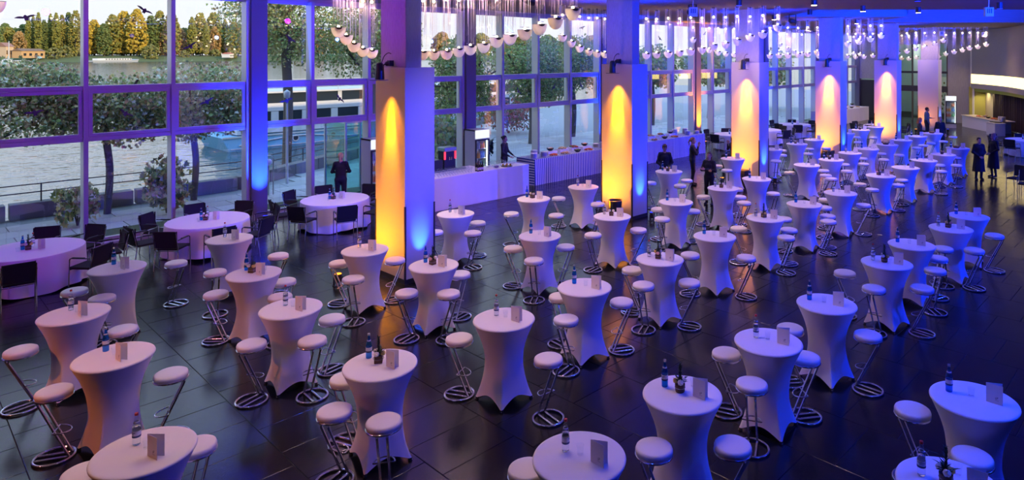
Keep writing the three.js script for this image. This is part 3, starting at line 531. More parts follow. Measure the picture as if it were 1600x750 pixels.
function posy(variant) {
  const o = new THREE.Group(), greens = [];
  if (variant % 2) part(o, 'pot', lathe([[0.001, 0], [0.046, 0], [0.052, 0.01], [0.056, 0.085], [0.052, 0.088], [0.05, 0.075], [0.001, 0.075]], 20), M.wood);
  else part(o, 'pot', [rbox(0.095, 0.088, 0.095, 0.006, 0, 0.044, 0)], M.wood);
  part(o, 'band', new THREE.TorusGeometry(variant % 2 ? 0.055 : 0.062, 0.003, 6, 24).rotateX(Math.PI / 2).translate(0, 0.05, 0), M.silverCap);
  for (let k = 0; k < 18; k++) { const b = blade(rr(0.07, 0.13), 0.03, rr(0.5, 1.3)); b.rotateY(k * 2.4 + rr(-0.3, 0.3)); b.translate(0.02 * Math.cos(k * 2), 0.075, 0.02 * Math.sin(k * 2)); greens.push(b); }
  part(o, 'greenery', greens, M.leaf);
  const spire = []; for (let k = 0; k < 46; k++) { const y = 0.09 + k * 0.0046, b = blade(0.055 - k * 0.0004, 0.014, 0.9); b.rotateY(k * 2.399); b.translate(0.008 * Math.sin(k), y, 0.008 * Math.cos(k)); spire.push(b); } spire.push(rod([0, 0.07, 0], [0, 0.31, 0], 0.006));
  part(o, 'sprig', spire, M.leafDark);
  const spots = [[0.045, 0.115, 0.02], [-0.04, 0.12, 0.03], [0.0, 0.105, -0.05]], mats = variant === 2 ? [M.roseYellow, M.rose, M.rosePink] : [M.rose, M.rose, M.roseYellow];
  spots.forEach((s, i) => { const b = part(o, 'blossom', roseGeo(0.032), mats[i]); b.position.set(...s); });
  return o;
}
const posies = [posy(0), posy(1), posy(2)];
function foodBasket() {
  const o = new THREE.Group();
  part(o, 'basket', lathe([[0.001, 0], [0.10, 0], [0.125, 0.05], [0.13, 0.075], [0.122, 0.075], [0.1, 0.012], [0.001, 0.012]], 22), M.basket);
  part(o, 'handle', tube([[-0.12, 0.07, 0], [-0.1, 0.17, 0], [0, 0.21, 0], [0.1, 0.17, 0], [0.12, 0.07, 0]], 0.008, 20, 6), M.basket);
  for (let k = 0; k < 6; k++) { const b = part(o, 'bread_roll', new THREE.SphereGeometry(0.045, 12, 8).scale(1.2, 0.75, 1), k % 2 ? std([0.42, 0.2, 0.06], 0.8) : M.roseYellow); b.position.set(0.06 * Math.cos(k * 1.05), 0.06, 0.06 * Math.sin(k * 1.05)); b.rotation.y = k; }
  return o;
}
const basketProto = foodBasket();
TABLES.forEach(([x, z, items, where], i) => {
  place(tableProto, 'bar_table', `white covered bar table, ${where}`, 'table', 'white bar tables', [x, 0, z], Math.PI / 4 + rr(-0.2, 0.2));
  const y = 1.1045, on = `on table ${where}`.replace(/,/g, ''), jx = rr(-0.02, 0.02), jz = rr(-0.02, 0.02);
  if (items.includes('b')) place(blueBottle, 'water_bottle', `blue water bottle ${on}`, 'bottle', 'water bottles on the bar tables', [x + jx - 0.02, y, z - 0.235 + jz], rr(0, 6));
  if (items.includes('c')) place(clearBottle, 'water_bottle', `clear water bottle ${on}`, 'bottle', 'water bottles on the bar tables', [x + jx - 0.02, y, z - (items.includes('f') ? 0.235 : 0.17) + jz], rr(0, 6));
  if (items.includes('f')) place(posies[i % 3], 'flower_pot', `small potted flowers ${on}`, 'flowers', 'flower pots on the bar tables', [x + jx, y, z - 0.045 + jz], rr(0, 6));
  if (items.includes('k')) place(basketProto, 'bread_basket', `brown bread basket ${on}`, 'basket', 'baskets on the bar tables', [x + jx - 0.06, y, z - 0.04], rr(0, 6));
  place(cardProto, 'menu_card', `white folded menu card ${on}`, 'card', 'menu cards on the bar tables', [x + jx + 0.02, y, z + 0.19 + jz], rr(-0.12, 0.12));
  place(tumbler, 'drinking_glass', `small clear glass ${on}`, 'glass', 'glasses on the bar tables', [x + jx + (items.includes('f') || items.includes('k') ? 0.19 : 0.03), y, z + (items.includes('f') || items.includes('k') ? 0.0 : -0.03) + jz], 0);
});
// stools: each faces its table, the slanted legs run from the outer edge of the seat to the table side of the foot
const used = {};
const sideOf = (dx, dz) => { const d = CA * dx - SA * dz, r = SA * dx + CA * dz, a = Math.round(Math.atan2(r, -d) / (Math.PI / 4)); return ['in front of', 'front right of', 'right of', 'behind right of', 'behind', 'behind left of', 'left of', 'front left of'][(a + 8) % 8]; };
STOOLS.forEach(([x, z, t]) => {
  const tb = t > 0 ? TABLES[t - 1] : [3.6, -15.6, '', ''], dx = tb[0] - x, dz = tb[1] - z;
  let label = t > 0 ? `white stool ${sideOf(-dx, -dz)} table ${tb[3]}`.replace(/,/g, '') : 'white bar stool standing alone before the round tables at left';
  if (used[label]) label = label.replace('white stool', used[label] > 1 ? 'third stool' : 'second stool');
  used[label] = (used[label] ?? 0) + 1;
  place(stoolProto, 'bar_stool', label, 'stool', 'white bar stools', [x, 0, z], Math.atan2(dx, dz) + rr(-0.3, 0.3));
});
// ---------------------------------------------------------------- round tables and black armchairs
const clothGeo = gridMesh(120, 14, (u, v) => {
  const th = -u * Math.PI * 2, t = 1 - v, k = Math.max(0, t - 0.08) / 0.92;
  const fold = Math.sin(th * 11 + 0.7 * Math.sin(th * 3)) * 0.035 + 0.02 * Math.sin(th * 5 + 1);
  const r = 0.895 + 0.012 * Math.min(1, t * 12) + k * (0.03 + fold), y = 0.757 - (t < 0.08 ? 0.012 * (t / 0.08) ** 2 : 0.012 + 0.70 * k) + 0.03 * k * Math.sin(th * 4 + 1);
  return [r * Math.cos(th), Math.max(0.012, y), r * Math.sin(th), u * 5.6, v * 0.8];
});
const roundProto = (() => {
  const o = new THREE.Group();
  const c = part(o, 'tablecloth', [clothGeo, lathe([[0.001, 0.7572], [0.5, 0.7573], [0.898, 0.7570]], 120)], M.cloth);
  part(o, 'tabletop', cyl(0.88, 0.88, 0.03, 0, 0.735, 0, 40), M.wood);
  for (let k = 0; k < 4; k++) { const a = k * Math.PI / 2 + 0.4; part(o, 'leg', rod([0.62 * Math.cos(a), 0, 0.62 * Math.sin(a)], [0.5 * Math.cos(a), 0.72, 0.5 * Math.sin(a)], 0.016), M.steel); }
  return o;
})();
const chairProto = (() => {
  const o = new THREE.Group();
  part(o, 'seat', rbox(0.47, 0.05, 0.46, 0.02, 0, 0.455, 0.01), M.blackCloth);
  const back = gridMesh(10, 6, (u, v) => { const x = (u - 0.5) * 0.48; return [x, 0.50 + v * 0.37, -0.235 - v * 0.09 + 0.25 * x * x]; }, false);
  const rear = gridMesh(10, 6, (u, v) => { const x = (0.5 - u) * 0.48; return [x, 0.50 + v * 0.37, -0.26 - v * 0.09 + 0.25 * x * x]; }, false);
  part(o, 'backrest', [back, rear, rbox(0.482, 0.022, 0.03, 0.008, 0, 0.868, -0.33), rbox(0.482, 0.022, 0.03, 0.008, 0, 0.502, -0.242), rbox(0.02, 0.37, 0.03, 0.008, -0.238, 0.685, -0.275).rotateX(0), rbox(0.02, 0.37, 0.03, 0.008, 0.238, 0.685, -0.275)], M.blackCloth);
  for (const s of [-1, 1]) {
    part(o, 'leg', rod([s * 0.255, 0, 0.21], [s * 0.255, 0.64, 0.19], 0.0115, 8), M.chrome);
    part(o, 'leg', bentRod([[s * 0.255, 0, -0.3], [s * 0.255, 0.43, -0.24], [s * 0.25, 0.84, -0.335]], 0.0115, 0.08), M.chrome);
    part(o, 'armrest', [bentRod([[s * 0.255, 0.62, 0.19], [s * 0.255, 0.665, 0.175], [s * 0.255, 0.665, -0.25]], 0.0115, 0.03), rbox(0.045, 0.022, 0.26, 0.009, s * 0.255, 0.678, 0.0)], M.darkPlastic);
  }
  part(o, 'seat_frame', [rod([-0.255, 0.425, 0.2], [0.255, 0.425, 0.2], 0.01), rod([-0.255, 0.425, -0.24], [0.255, 0.425, -0.24], 0.01)], M.chrome);
  return o;
})();
const ROUND = [[2.3, -17.9, 'leftmost round table', 'vf'], [5.64, -17.94, 'second round table from the left', 'bf'], [8.88, -17.95, 'round table left of the first column', 'bf'], [29.98, -17.9, 'round table left of the third column', 'c'],
  [36.81, -17.8, 'far round table left of fourth column', 'b'], [32.96, -17.7, 'round table behind the third column', 'c'], [39.6, -13.9, 'round table behind the fifth column', 'b'], [37.53, -6.37, 'round table at the right edge', 'n']];
ROUND.forEach(([x, z, where, items], n) => {
  place(roundProto, 'round_table', `${where}, under a long white cloth`, 'table', 'round tables under white cloths', [x, 0, z], rr(0, 6));
  const count = 8, off = [0.2, 0.12, 0.3, 0.1, 0.2, 0.3, 0.1, 0.35][n];
  for (let k = 0; k < count; k++) {
    const a = off + k * Math.PI * 2 / count + rr(-0.09, 0.09), R = 1.27 + rr(-0.02, 0.05), cx = x + R * Math.cos(a), cz = z + R * Math.sin(a);
    if (cz < ZW + 0.75) { if (n > 0 && k % 2) continue; }
    let label = `black armchair ${sideOf(cx - x, cz - z)} the ${where}`;
    if (used[label]) label = label.replace('black armchair', 'second black armchair');
    used[label] = 1;
    place(chairProto, 'armchair', label, 'chair', 'black armchairs around the round tables', [cx, 0, Math.max(cz, ZW + 0.62)], Math.atan2(x - cx, z - cz) + rr(-0.2, 0.2));
  }
  const y = 0.7585, on = `on the ${where}`;
  if (items.includes('f') || items.includes('v')) place(posies[2], 'flower_pot', `potted flowers ${on}`, 'flowers', 'flower pots on the round tables', [x - 0.05, y, z], n);
  place(blueBottle, 'water_bottle', `blue water bottle ${on}`, 'bottle', 'water bottles on the round tables', [x - 0.13, y, z - 0.06], n);
  place(clearBottle, 'water_bottle', `clear water bottle ${on}`, 'bottle', 'water bottles on the round tables', [x + 0.05, y, z - 0.18], n);
  place(cardProto, 'menu_card', `folded menu card ${on}`, 'card', 'menu cards on the round tables', [x + 0.12, y, z + 0.12], 0.1);
  if (n < 3) for (const [gx, gz, g] of [[-0.22, 0.06, 'left'], [0.17, -0.1, 'right']]) place(tumbler, 'drinking_glass', `${g} small glass ${on}`, 'glass', 'glasses on the round tables', [x + gx, y, z + gz], 0);
});
[[27.4, -4.95, -1.9], [26.5, -4.5, -1.5]].forEach(([x, z, t], i) => place(chairProto, 'armchair', `${i ? 'front' : 'rear'} one of two black armchairs alone at the right edge`, 'chair', 'pair of black armchairs', [x, 0, z], t));
place(chairProto, 'armchair', 'black armchair under the orange-lit seated person by third column', 'chair', null, [24.8, 0, -14.75], -2.2);

// ---------------------------------------------------------------- buffets along the windows
function clothTable(name, label, [x0, x1, z0, z1, h], mat, sideMat) {       // table under a floor-length cloth with soft folds
  const o = thing(name, label, 'table', 'buffet tables along the windows', [(x0 + x1) / 2, 0, (z0 + z1) / 2]);
  const w = x1 - x0, d = z1 - z0;
  const skirt = (L, ph) => gridMesh(Math.max(10, Math.round(L * 16)), 6, (u, v) => { const t = 1 - v; return [(u - 0.5) * L, h * v + 0.008 * t, 0.012 * t * Math.sin(u * L * 7 + ph) + 0.018 * t + 0.006 * t * Math.sin(u * L * 19), u * L, v * h]; }, false);
  const top = new THREE.PlaneGeometry(w, d).rotateX(-Math.PI / 2).translate(0, h, 0); { const uv = top.attributes.uv; for (let i = 0; i < uv.count; i++) uv.setXY(i, uv.getX(i) * w, uv.getY(i) * d); }
  part(o, 'cloth', [skirt(w, 0).translate(0, 0, d / 2), skirt(w, 2).rotateY(Math.PI).translate(0, 0, -d / 2), top], mat);
  part(o, 'cloth_end', skirt(d, 1).rotateY(Math.PI / 2).translate(w / 2, 0, 0), sideMat ?? mat); part(o, 'cloth_end', skirt(d, 3).rotateY(-Math.PI / 2).translate(-w / 2, 0, 0), sideMat ?? mat);
  part(o, 'tabletop', box(w - 0.04, 0.03, d - 0.04, 0, h - 0.02, 0), M.wood);
  for (const a of [-1, 1]) for (const b of [-1, 1]) part(o, 'leg', rod([a * (w / 2 - 0.1), 0, b * (d / 2 - 0.1)], [a * (w / 2 - 0.1), h - 0.03, b * (d / 2 - 0.1)], 0.02), M.steel);
  return o;
}
const stripes = (across) => { const t = canvasTexture(64, 64, (g, w, h) => { g.fillStyle = '#d9dbe6'; g.fillRect(0, 0, w, h); g.fillStyle = '#2b3c9c'; across ? g.fillRect(0, 0, w, h / 2) : g.fillRect(0, 0, w / 2, h); }); t.repeat.set(across ? 1 : 10.5, across ? 10.5 : 1); return t; };
const striped = std(0xffffff, 0.85, 0, { map: stripes(false) }), stripedAcross = std(0xffffff, 0.85, 0, { map: stripes(true) });
clothTable('buffet_table', 'long drinks counter under a white cloth right of first column', [11.3, 15.55, -18.15, -17.3, 1.0], M.cloth);
clothTable('buffet_table', 'buffet under blue and white striped cloth left of second column', [16.55, 21.9, -19.1, -18.1, 0.95], striped, stripedAcross);
clothTable('buffet_table', 'buffet under striped cloth right of second column', [22.1, 27.8, -19.1, -18.1, 0.95], striped, stripedAcross);
clothTable('buffet_table', 'small far table under a blue striped cloth', [43.6, 45.8, -19.9, -19.0, 0.95], stripedAcross, stripedAcross);
clothTable('buffet_table', 'far white buffet counter left of the fifth column', [46.4, 50.6, -19.8, -18.6, 0.98], M.cloth);
clothTable('buffet_table', 'narrow back table under the coffee machine', [11.9, 14.3, -19.0, -18.5, 0.92], M.cloth);
// glasses, bottles and plates on the drinks counter
const wineGlass = (() => { const o = new THREE.Group(); part(o, 'glass', lathe([[0.001, 0], [0.034, 0.001], [0.030, 0.004], [0.005, 0.009], [0.004, 0.075], [0.012, 0.085], [0.032, 0.11], [0.036, 0.135], [0.030, 0.17], [0.0285, 0.17], [0.0345, 0.135], [0.030, 0.112], [0.001, 0.087]], 14), M.clearGlass); return o; })();
const juiceGlass = (() => { const o = tumbler.clone(); part(o, 'juice', lathe([[0.001, 0.0125], [0.027, 0.0125], [0.0325, 0.075], [0.001, 0.075]], 14), std([0.85, 0.33, 0.01], 0.4)); return o; })();
{
  let n = 0; const rowName = ['front', 'second', 'third', 'fourth', 'back'];
  for (let r = 0; r < 5; r++) for (let k = 0; k < 13; k++) { n++; place(r % 2 ? tumbler : wineGlass, 'drinking_glass', `${r % 2 ? 'tumbler' : 'stemmed glass'}, ${ORD[k + 1]} from left in the ${rowName[r]} row of the drinks counter crowd`, 'glass', r % 2 ? 'tumblers crowded on the drinks counter' : 'stemmed glasses crowded on the drinks counter', [12.0 + k * 0.105 + (r & 1) * 0.05, 1.0015, -17.5 - r * 0.105 + rr(-0.015, 0.015)], 0); }
  for (let r = 0; r < 3; r++) for (let k = 0; k < 9; k++) place(wineGlass, 'drinking_glass', `stemmed glass right of the wine bottles, ${ORD[k + 1]} from left, ${rowName[r]} row`, 'glass', 'glasses right of the wine bottles', [13.95 + k * 0.12, 1.0015, -17.82 - r * 0.11], 0);
  for (let r = 0; r < 2; r++) for (let k = 0; k < 6; k++) place(tumbler, 'drinking_glass', `low tumbler at the drinks counter right end, ${ORD[k + 1]} from left, ${r ? 'rear' : 'front'} row`, 'glass', 'tumblers at the right end of the drinks counter', [15.02 + k * 0.085, 1.0015, -17.85 - r * 0.1], 0);
  const trayGeo = lathe([[0.001, 0], [0.19, 0], [0.2, 0.014], [0.193, 0.014], [0.186, 0.006], [0.001, 0.006]], 32);
  single('tray', trayGeo, M.steel, 'round tray under the orange juice glasses', 'tray', null, [11.7, 1.001, -17.62]);
  for (let k = 0; k < 7; k++) place(juiceGlass, 'juice_glass', 'glass of orange juice on the tray of the drinks counter', 'glass', 'orange juice glasses on a tray', [11.7 + (k ? 0.115 * Math.cos(k * 1.047) : 0), 1.0075, -17.62 + (k ? 0.115 * Math.sin(k * 1.047) : 0)], 0);
  single('tray', trayGeo, M.darkPlastic, 'dark round tray with filled glasses before the server', 'tray', null, [14.75, 1.001, -17.53]);
  for (let k = 0; k < 9; k++) place(k % 2 ? juiceGlass : wineGlass, 'drinking_glass', 'glass on the dark tray before the server', 'glass', 'glasses on the dark tray', [14.75 + (k ? 0.125 * Math.cos(k * 0.785) : 0), 1.0075, -17.53 + (k ? 0.125 * Math.sin(k * 0.785) : 0)], 0);
  const wine = new THREE.Group(); part(wine, 'glass', lathe([[0.001, 0.004], [0.034, 0], [0.038, 0.008], [0.038, 0.18], [0.034, 0.205], [0.016, 0.235], [0.0145, 0.30], [0.0155, 0.305], [0.001, 0.305]], 18), M.wineBottle); part(wine, 'label', new THREE.CylinderGeometry(0.0388, 0.0388, 0.085, 18, 1, true).translate(0, 0.085, 0), std([0.6, 0.5, 0.42], 0.7)); part(wine, 'capsule', cyl(0.0165, 0.0165, 0.05, 0, 0.283, 0, 12), M.black);
  for (let k = 0; k < 5; k++) place(wine, 'wine_bottle', 'dark wine bottle in the cluster on the drinks counter', 'bottle', 'wine bottles on the drinks counter', [13.45 + (k % 3) * 0.09, 1.0015, -17.42 - (k / 3 | 0) * 0.1], k);
  const bowl = thing('glass_bowl', 'wide glass bowl near the right end of the drinks counter', 'bowl', null, [14.28, 1.0015, -17.5]); part(bowl, 'bowl', lathe([[0.001, 0.01], [0.05, 0], [0.06, 0.004], [0.13, 0.05], [0.165, 0.11], [0.16, 0.11], [0.12, 0.055], [0.001, 0.014]], 28), M.clearGlass); part(bowl, 'napkins', [rbox(0.12, 0.06, 0.12, 0.02, 0, 0.05, 0)], M.purpleFlower);
}
const plateProto = n => { const o = new THREE.Group(), pts = [[0.001, 0]]; for (let k = 0; k < n; k++) { const y = k * 0.011; pts.push([0.09, y], [0.132, y + 0.007], [0.134, y + 0.0095], [0.125, y + 0.0105]); } pts.push([0.001, n * 0.011]); part(o, 'plates', lathe(pts, 28), std([0.72, 0.70, 0.70], 0.3)); return o; };
const stacks = [plateProto(18), plateProto(24), plateProto(14)];
const foodMats = [std([0.75, 0.22, 0.02], 0.6), std([0.55, 0.05, 0.02], 0.6), std([0.12, 0.22, 0.03], 0.7), std([0.62, 0.48, 0.2], 0.7), std([0.5, 0.25, 0.1], 0.7), std([0.7, 0.62, 0.55], 0.7)];
function dishProto(kind) {
  const o = new THREE.Group();
  if (kind % 3 === 2) part(o, 'bowl', lathe([[0.001, 0], [0.07, 0], [0.12, 0.05], [0.15, 0.1], [0.143, 0.1], [0.11, 0.05], [0.001, 0.012]], 24), M.darkPlastic);
  else part(o, 'platter', lathe([[0.001, 0], [0.14, 0], [0.2, 0.02], [0.198, 0.025], [0.14, 0.008], [0.001, 0.008]], 28).scale(1.25, 1, 0.85), kind % 3 ? M.steel : std([0.7, 0.68, 0.66], 0.3));
  const y = kind % 3 === 2 ? 0.075 : 0.03, R = kind % 3 === 2 ? 0.09 : 0.15;
  for (let k = 0; k < 14; k++) { const a = k * 2.399, q = R * Math.sqrt(k / 14), b = part(o, 'morsel', k % 2 ? morselA : morselB, foodMats[(kind + (k % 3 === 0 ? 1 : 0)) % 6]); b.position.set(q * Math.cos(a) * 1.15, y + 0.035 * (1 - k / 14), q * Math.sin(a) * 0.85); b.rotation.y = k; }
  return o;
}
const morselA = new THREE.IcosahedronGeometry(0.038, 1).scale(1.2, 0.8, 1), morselB = new THREE.DodecahedronGeometry(0.034, 0).scale(1, 0.9, 1.3);
const dishes = [0, 1, 2, 3, 4, 5].map(dishProto);
function buffetFill(x0, x1, z0, z1, y, where, n, ph) {
  for (let k = 0; k < n; k++) {
    const x = x0 + (x1 - x0) * (k + 0.5) / n, back = k % 2, z = back ? z0 + 0.22 : z1 - 0.24;
    const kind = (k * 5 + ph) % 6, what = ['orange canapes on a white platter', 'red canapes on a metal platter', 'green salad in a dark bowl', 'bread rolls on a white platter', 'brown snacks on a metal platter', 'pale dessert in a dark bowl'][kind];
    place(dishes[kind], 'food_dish', `${what}, ${k < n / 3 ? 'left' : k < 2 * n / 3 ? 'middle' : 'right'} ${back ? 'rear' : 'front'} part of the ${where}`, 'food', `dishes on the ${where}`, [x, y + 0.0015 + (back ? 0.101 : 0), z], k);
    if (back) single('riser', rbox(0.5, 0.1, 0.3, 0.01, 0, 0.05, 0), M.cloth, `low display riser, ${nth[(k + 1) / 2]} from left on the ${where}`, 'riser', `display risers on the ${where}`, [x, y + 0.001, z]);
  }
}
buffetFill(17.6, 20.2, -19.1, -18.1, 0.95, 'left striped buffet', 8, 0);
buffetFill(22.3, 26.2, -19.1, -18.1, 0.95, 'right striped buffet', 10, 2);
buffetFill(46.8, 50.2, -19.8, -18.7, 0.98, 'far white buffet', 6, 1);
[[16.75, -18.35, 0], [16.98, -18.6, 1], [17.28, -18.38, 0], [20.5, -18.3, 1], [20.6, -18.75, 2], [20.95, -18.4, 0], [21.3, -18.75, 1], [21.62, -18.35, 1]].forEach(([x, z, s], i) => place(stacks[s], 'plate_stack', `stack of white plates, ${nth[i + 1] ?? ['seventh', 'eighth'][i - 6]} from left on the left striped buffet`, 'plates', 'plate stacks on the striped buffets', [x, 0.9515, z], 0));
[[26.4, -18.9, 1], [26.75, -18.4, 0], [27.1, -18.8, 1], [27.45, -18.35, 2]].forEach(([x, z, s], i) => place(stacks[s], 'plate_stack', `stack of white plates, ${nth[i + 1]} from left on the right striped buffet`, 'plates', 'plate stacks on the striped buffets', [x, 0.9515, z], 0));
[[43.9, -19.4, 1], [44.4, -19.5, 0], [44.9, -19.3, 2]].forEach(([x, z, s], i) => place(stacks[s], 'plate_stack', `stack of white plates, ${nth[i + 1]} from left on the far striped table`, 'plates', 'plate stacks on the far striped table', [x, 0.9515, z], 0));
// coffee machine and refrigerators
{
  const o = thing('coffee_machine', 'dark coffee machine with glowing red panels behind the drinks counter', 'coffee machine', null, [12.95, 0.9215, -18.75]);
  part(o, 'tray', rbox(1.5, 0.05, 0.42, 0.01, 0.1, 0.025, 0), M.steel); part(o, 'water_tank', rbox(0.5, 0.36, 0.4, 0.015, -0.32, 0.23, 0), M.darkPlastic);
  part(o, 'body', rbox(0.46, 0.62, 0.36, 0.02, 0.24, 0.36, -0.02), M.black); part(o, 'head', rbox(0.5, 0.14, 0.42, 0.03, 0.24, 0.72, 0.0), M.steel);
  part(o, 'spout', [cyl(0.02, 0.02, 0.1, 0.2, 0.42, 0.19), cyl(0.02, 0.02, 0.1, 0.28, 0.42, 0.19)], M.chrome); part(o, 'drip_grid', box(0.4, 0.03, 0.16, 0.24, 0.07, 0.2), M.steel);
  for (const x of [0.03, 0.45]) part(o, 'light_panel', box(0.07, 0.26, 0.02, x, 0.52, 0.17), glow(lin(1, 0.05, 0.08), 1.4));
}
function fridge(label, p, turn, tint) {
  const o = thing('refrigerator', label, 'refrigerator', 'glass-door drink refrigerators', p, turn), W = 0.64, D = 0.62, H = 2.1;      // front is local +z
  part(o, 'body', [box(0.04, H, D, -W / 2 + 0.02, H / 2, 0), box(0.04, H, D, W / 2 - 0.02, H / 2, 0), box(W, 0.04, D, 0, H - 0.02, 0), box(W, 0.28, D, 0, 0.14, 0), box(W, H, 0.03, 0, H / 2, -D / 2 + 0.015), box(W - 0.08, 0.02, D - 0.05, 0, 1.76, 0)], std([0.45, 0.45, 0.48], 0.45));
  part(o, 'header_sign', rbox(W - 0.02, 0.3, 0.03, 0.008, 0, H - 0.16, D / 2 + 0.015), glow(lin(0.95, 1, 1), 1.0), 'blank glowing header');
  const door = part(o, 'door', [box(0.05, 1.48, 0.035, -W / 2 + 0.03, 1.02, D / 2 + 0.02), box(0.05, 1.48, 0.035, W / 2 - 0.03, 1.02, D / 2 + 0.02), box(W - 0.1, 0.05, 0.035, 0, 1.735, D / 2 + 0.02), box(W - 0.1, 0.05, 0.035, 0, 0.305, D / 2 + 0.02)], M.black);
  part(door, 'pane', new THREE.PlaneGeometry(W - 0.1, 1.38).translate(0, 1.02, D / 2 + 0.02), M.clearGlass); part(door, 'handle', rbox(0.02, 0.4, 0.03, 0.006, W / 2 - 0.09, 1.0, D / 2 + 0.055), M.darkPlastic);
  part(o, 'lamp', box(0.03, 1.4, 0.03, W / 2 - 0.065, 1.02, D / 2 - 0.05), glow(tint, 3)); part(o, 'liner', box(W - 0.09, 1.45, 0.01, 0, 1.02, -D / 2 + 0.04), std([0.7, 0.75, 0.78], 0.5));
  const l = new THREE.RectAreaLight(tint, LEVEL.fridge, 0.05, 1.35); l.position.set(W / 2 - 0.09, 1.02, D / 2 - 0.06); l.rotation.y = Math.PI / 2 - 0.5; o.add(l);
  const cols = [std([0.05, 0.12, 0.3], 0.3), std([0.3, 0.35, 0.4], 0.3), std([0.4, 0.12, 0.05], 0.3), std([0.06, 0.2, 0.08], 0.3), std([0.5, 0.25, 0.05], 0.3)];
  [0.35, 0.72, 1.06, 1.4].forEach((y, s) => {
    part(o, 'shelf', box(W - 0.1, 0.012, D - 0.14, 0, y, -0.03), M.steel);
    for (let k = 0; k < 7; k++) part(o, 'bottle', canGeo, cols[(s * 2 + (k > 3 ? 1 : 0)) % 5]).position.set(-0.22 + k * 0.068, y + 0.007, 0.16);
  });
  return o;
}
const canGeo = lathe([[0.001, 0], [0.03, 0], [0.031, 0.15], [0.014, 0.2], [0.013, 0.25], [0.001, 0.25]], 10);
fridge('glass-door refrigerator half hidden by the first column', [11.1, 0, -19.75], 0, lin(0.75, 0.9, 1));
fridge('bright glass-door refrigerator behind the drinks counter', [15.0, 0, -19.5], 0, lin(0.85, 1, 0.95));
fridge('glass-door refrigerator at the far end beside the bar', [48.75, 0, -12.6], -1.2, lin(0.85, 1, 1));
{
  const p = thing('potted_plant', 'dark leafy plant between the refrigerator and the server', 'plant', null, [15.82, 0, -19.95]);
  part(p, 'pot', lathe([[0.001, 0], [0.13, 0], [0.18, 0.4], [0.165, 0.4], [0.15, 0.34], [0.001, 0.34]], 24), M.darkPlastic);
  const st = [], lf = []; for (let k = 0; k < 9; k++) { const a = k * 0.9, h = 0.9 + 0.1 * k % 0.5; st.push(tube([[0, 0.34, 0], [0.05 * Math.cos(a), 0.34 + h * 0.5, 0.05 * Math.sin(a)], [0.2 * Math.cos(a), 0.34 + h, 0.2 * Math.sin(a)]], 0.01, 8, 5)); for (let j = 0; j < 3; j++) { const b = blade(0.26, 0.14, 1.2); b.rotateY(a + j * 2.1); b.translate(0.2 * Math.cos(a), 0.34 + h - j * 0.14, 0.2 * Math.sin(a)); lf.push(b); } }
  part(p, 'stems', st, M.leafDark); part(p, 'leaves', lf, M.leafDark);
}
// bar with food in front of the luminous band
{
  const a = barPoint(2.1, 1.1), b = barPoint(6.6, 0.35), L = Math.hypot(b[0] - a[0], b[1] - a[1]), turn = -Math.atan2(b[1] - a[1], b[0] - a[0]);
  const o = thing('bar_counter', 'long white buffet bar below the luminous band', 'bar', null, [a[0], 0, a[1]], turn);
  part(o, 'counter_panel', ext(poly([[0, 0], [L - 0.35, 0], [L, 0.74], [0, 0.74]]), 0.05).translate(0, 0, -0.05), std([0.62, 0.63, 0.68], 0.7));
  part(o, 'worktop', rbox(L + 0.1, 0.05, 0.95, 0.012, L / 2, 0.765, -0.43), std([0.7, 0.66, 0.55], 0.4)); part(o, 'end_panel', box(0.05, 0.74, 0.85, 0.03, 0.37, -0.47), M.wall); part(o, 'end_panel', box(0.05, 0.74, 0.85, L - 0.4, 0.37, -0.47), M.wall);
  for (let k = 0; k < 9; k++) { const q = [1.5 + k * 0.3, -0.3 - (k % 2) * 0.3], c = Math.cos(turn), s = Math.sin(turn); place(dishes[(k * 5) % 6], 'food_dish', `dish of food on the far bar, ${['leftmost', 'second from left', 'third from left', 'fourth from left', 'middle', 'fourth from right', 'third from right', 'second from right', 'rightmost'][k]}`, 'food', 'dishes on the far bar', [a[0] + q[0] * c + q[1] * s, 0.792, a[1] - q[0] * s + q[1] * c], k); }
  for (let k = 0; k < 2; k++) { const q = [4.3 + k * 0.3, -0.2], c = Math.cos(turn), s = Math.sin(turn); place(stacks[1], 'plate_stack', `${k ? 'right' : 'left'} plate stack at the right end of the far bar`, 'plates', 'plate stacks on the far bar', [a[0] + q[0] * c + q[1] * s, 0.792, a[1] - q[0] * s + q[1] * c], 0); }
  const t = barPoint(7.2, 0.75), d = thing('counter', 'grey side counter with a dark tray right of the bar', 'counter', null, [t[0], 0, t[1]], turn);
  part(d, 'body', rbox(0.95, 0.72, 0.6, 0.01, 0, 0.36, 0), std([0.5, 0.49, 0.5], 0.7)); part(d, 'top', rbox(1.02, 0.04, 0.66, 0.01, 0, 0.745, 0), std([0.55, 0.53, 0.5], 0.4)); 
  single('tray', rbox(0.6, 0.05, 0.4, 0.015, 0, 0.025, 0), M.darkPlastic, 'dark tray on the grey side counter at right', 'tray', null, [t[0], 0.766, t[1]], turn);
}
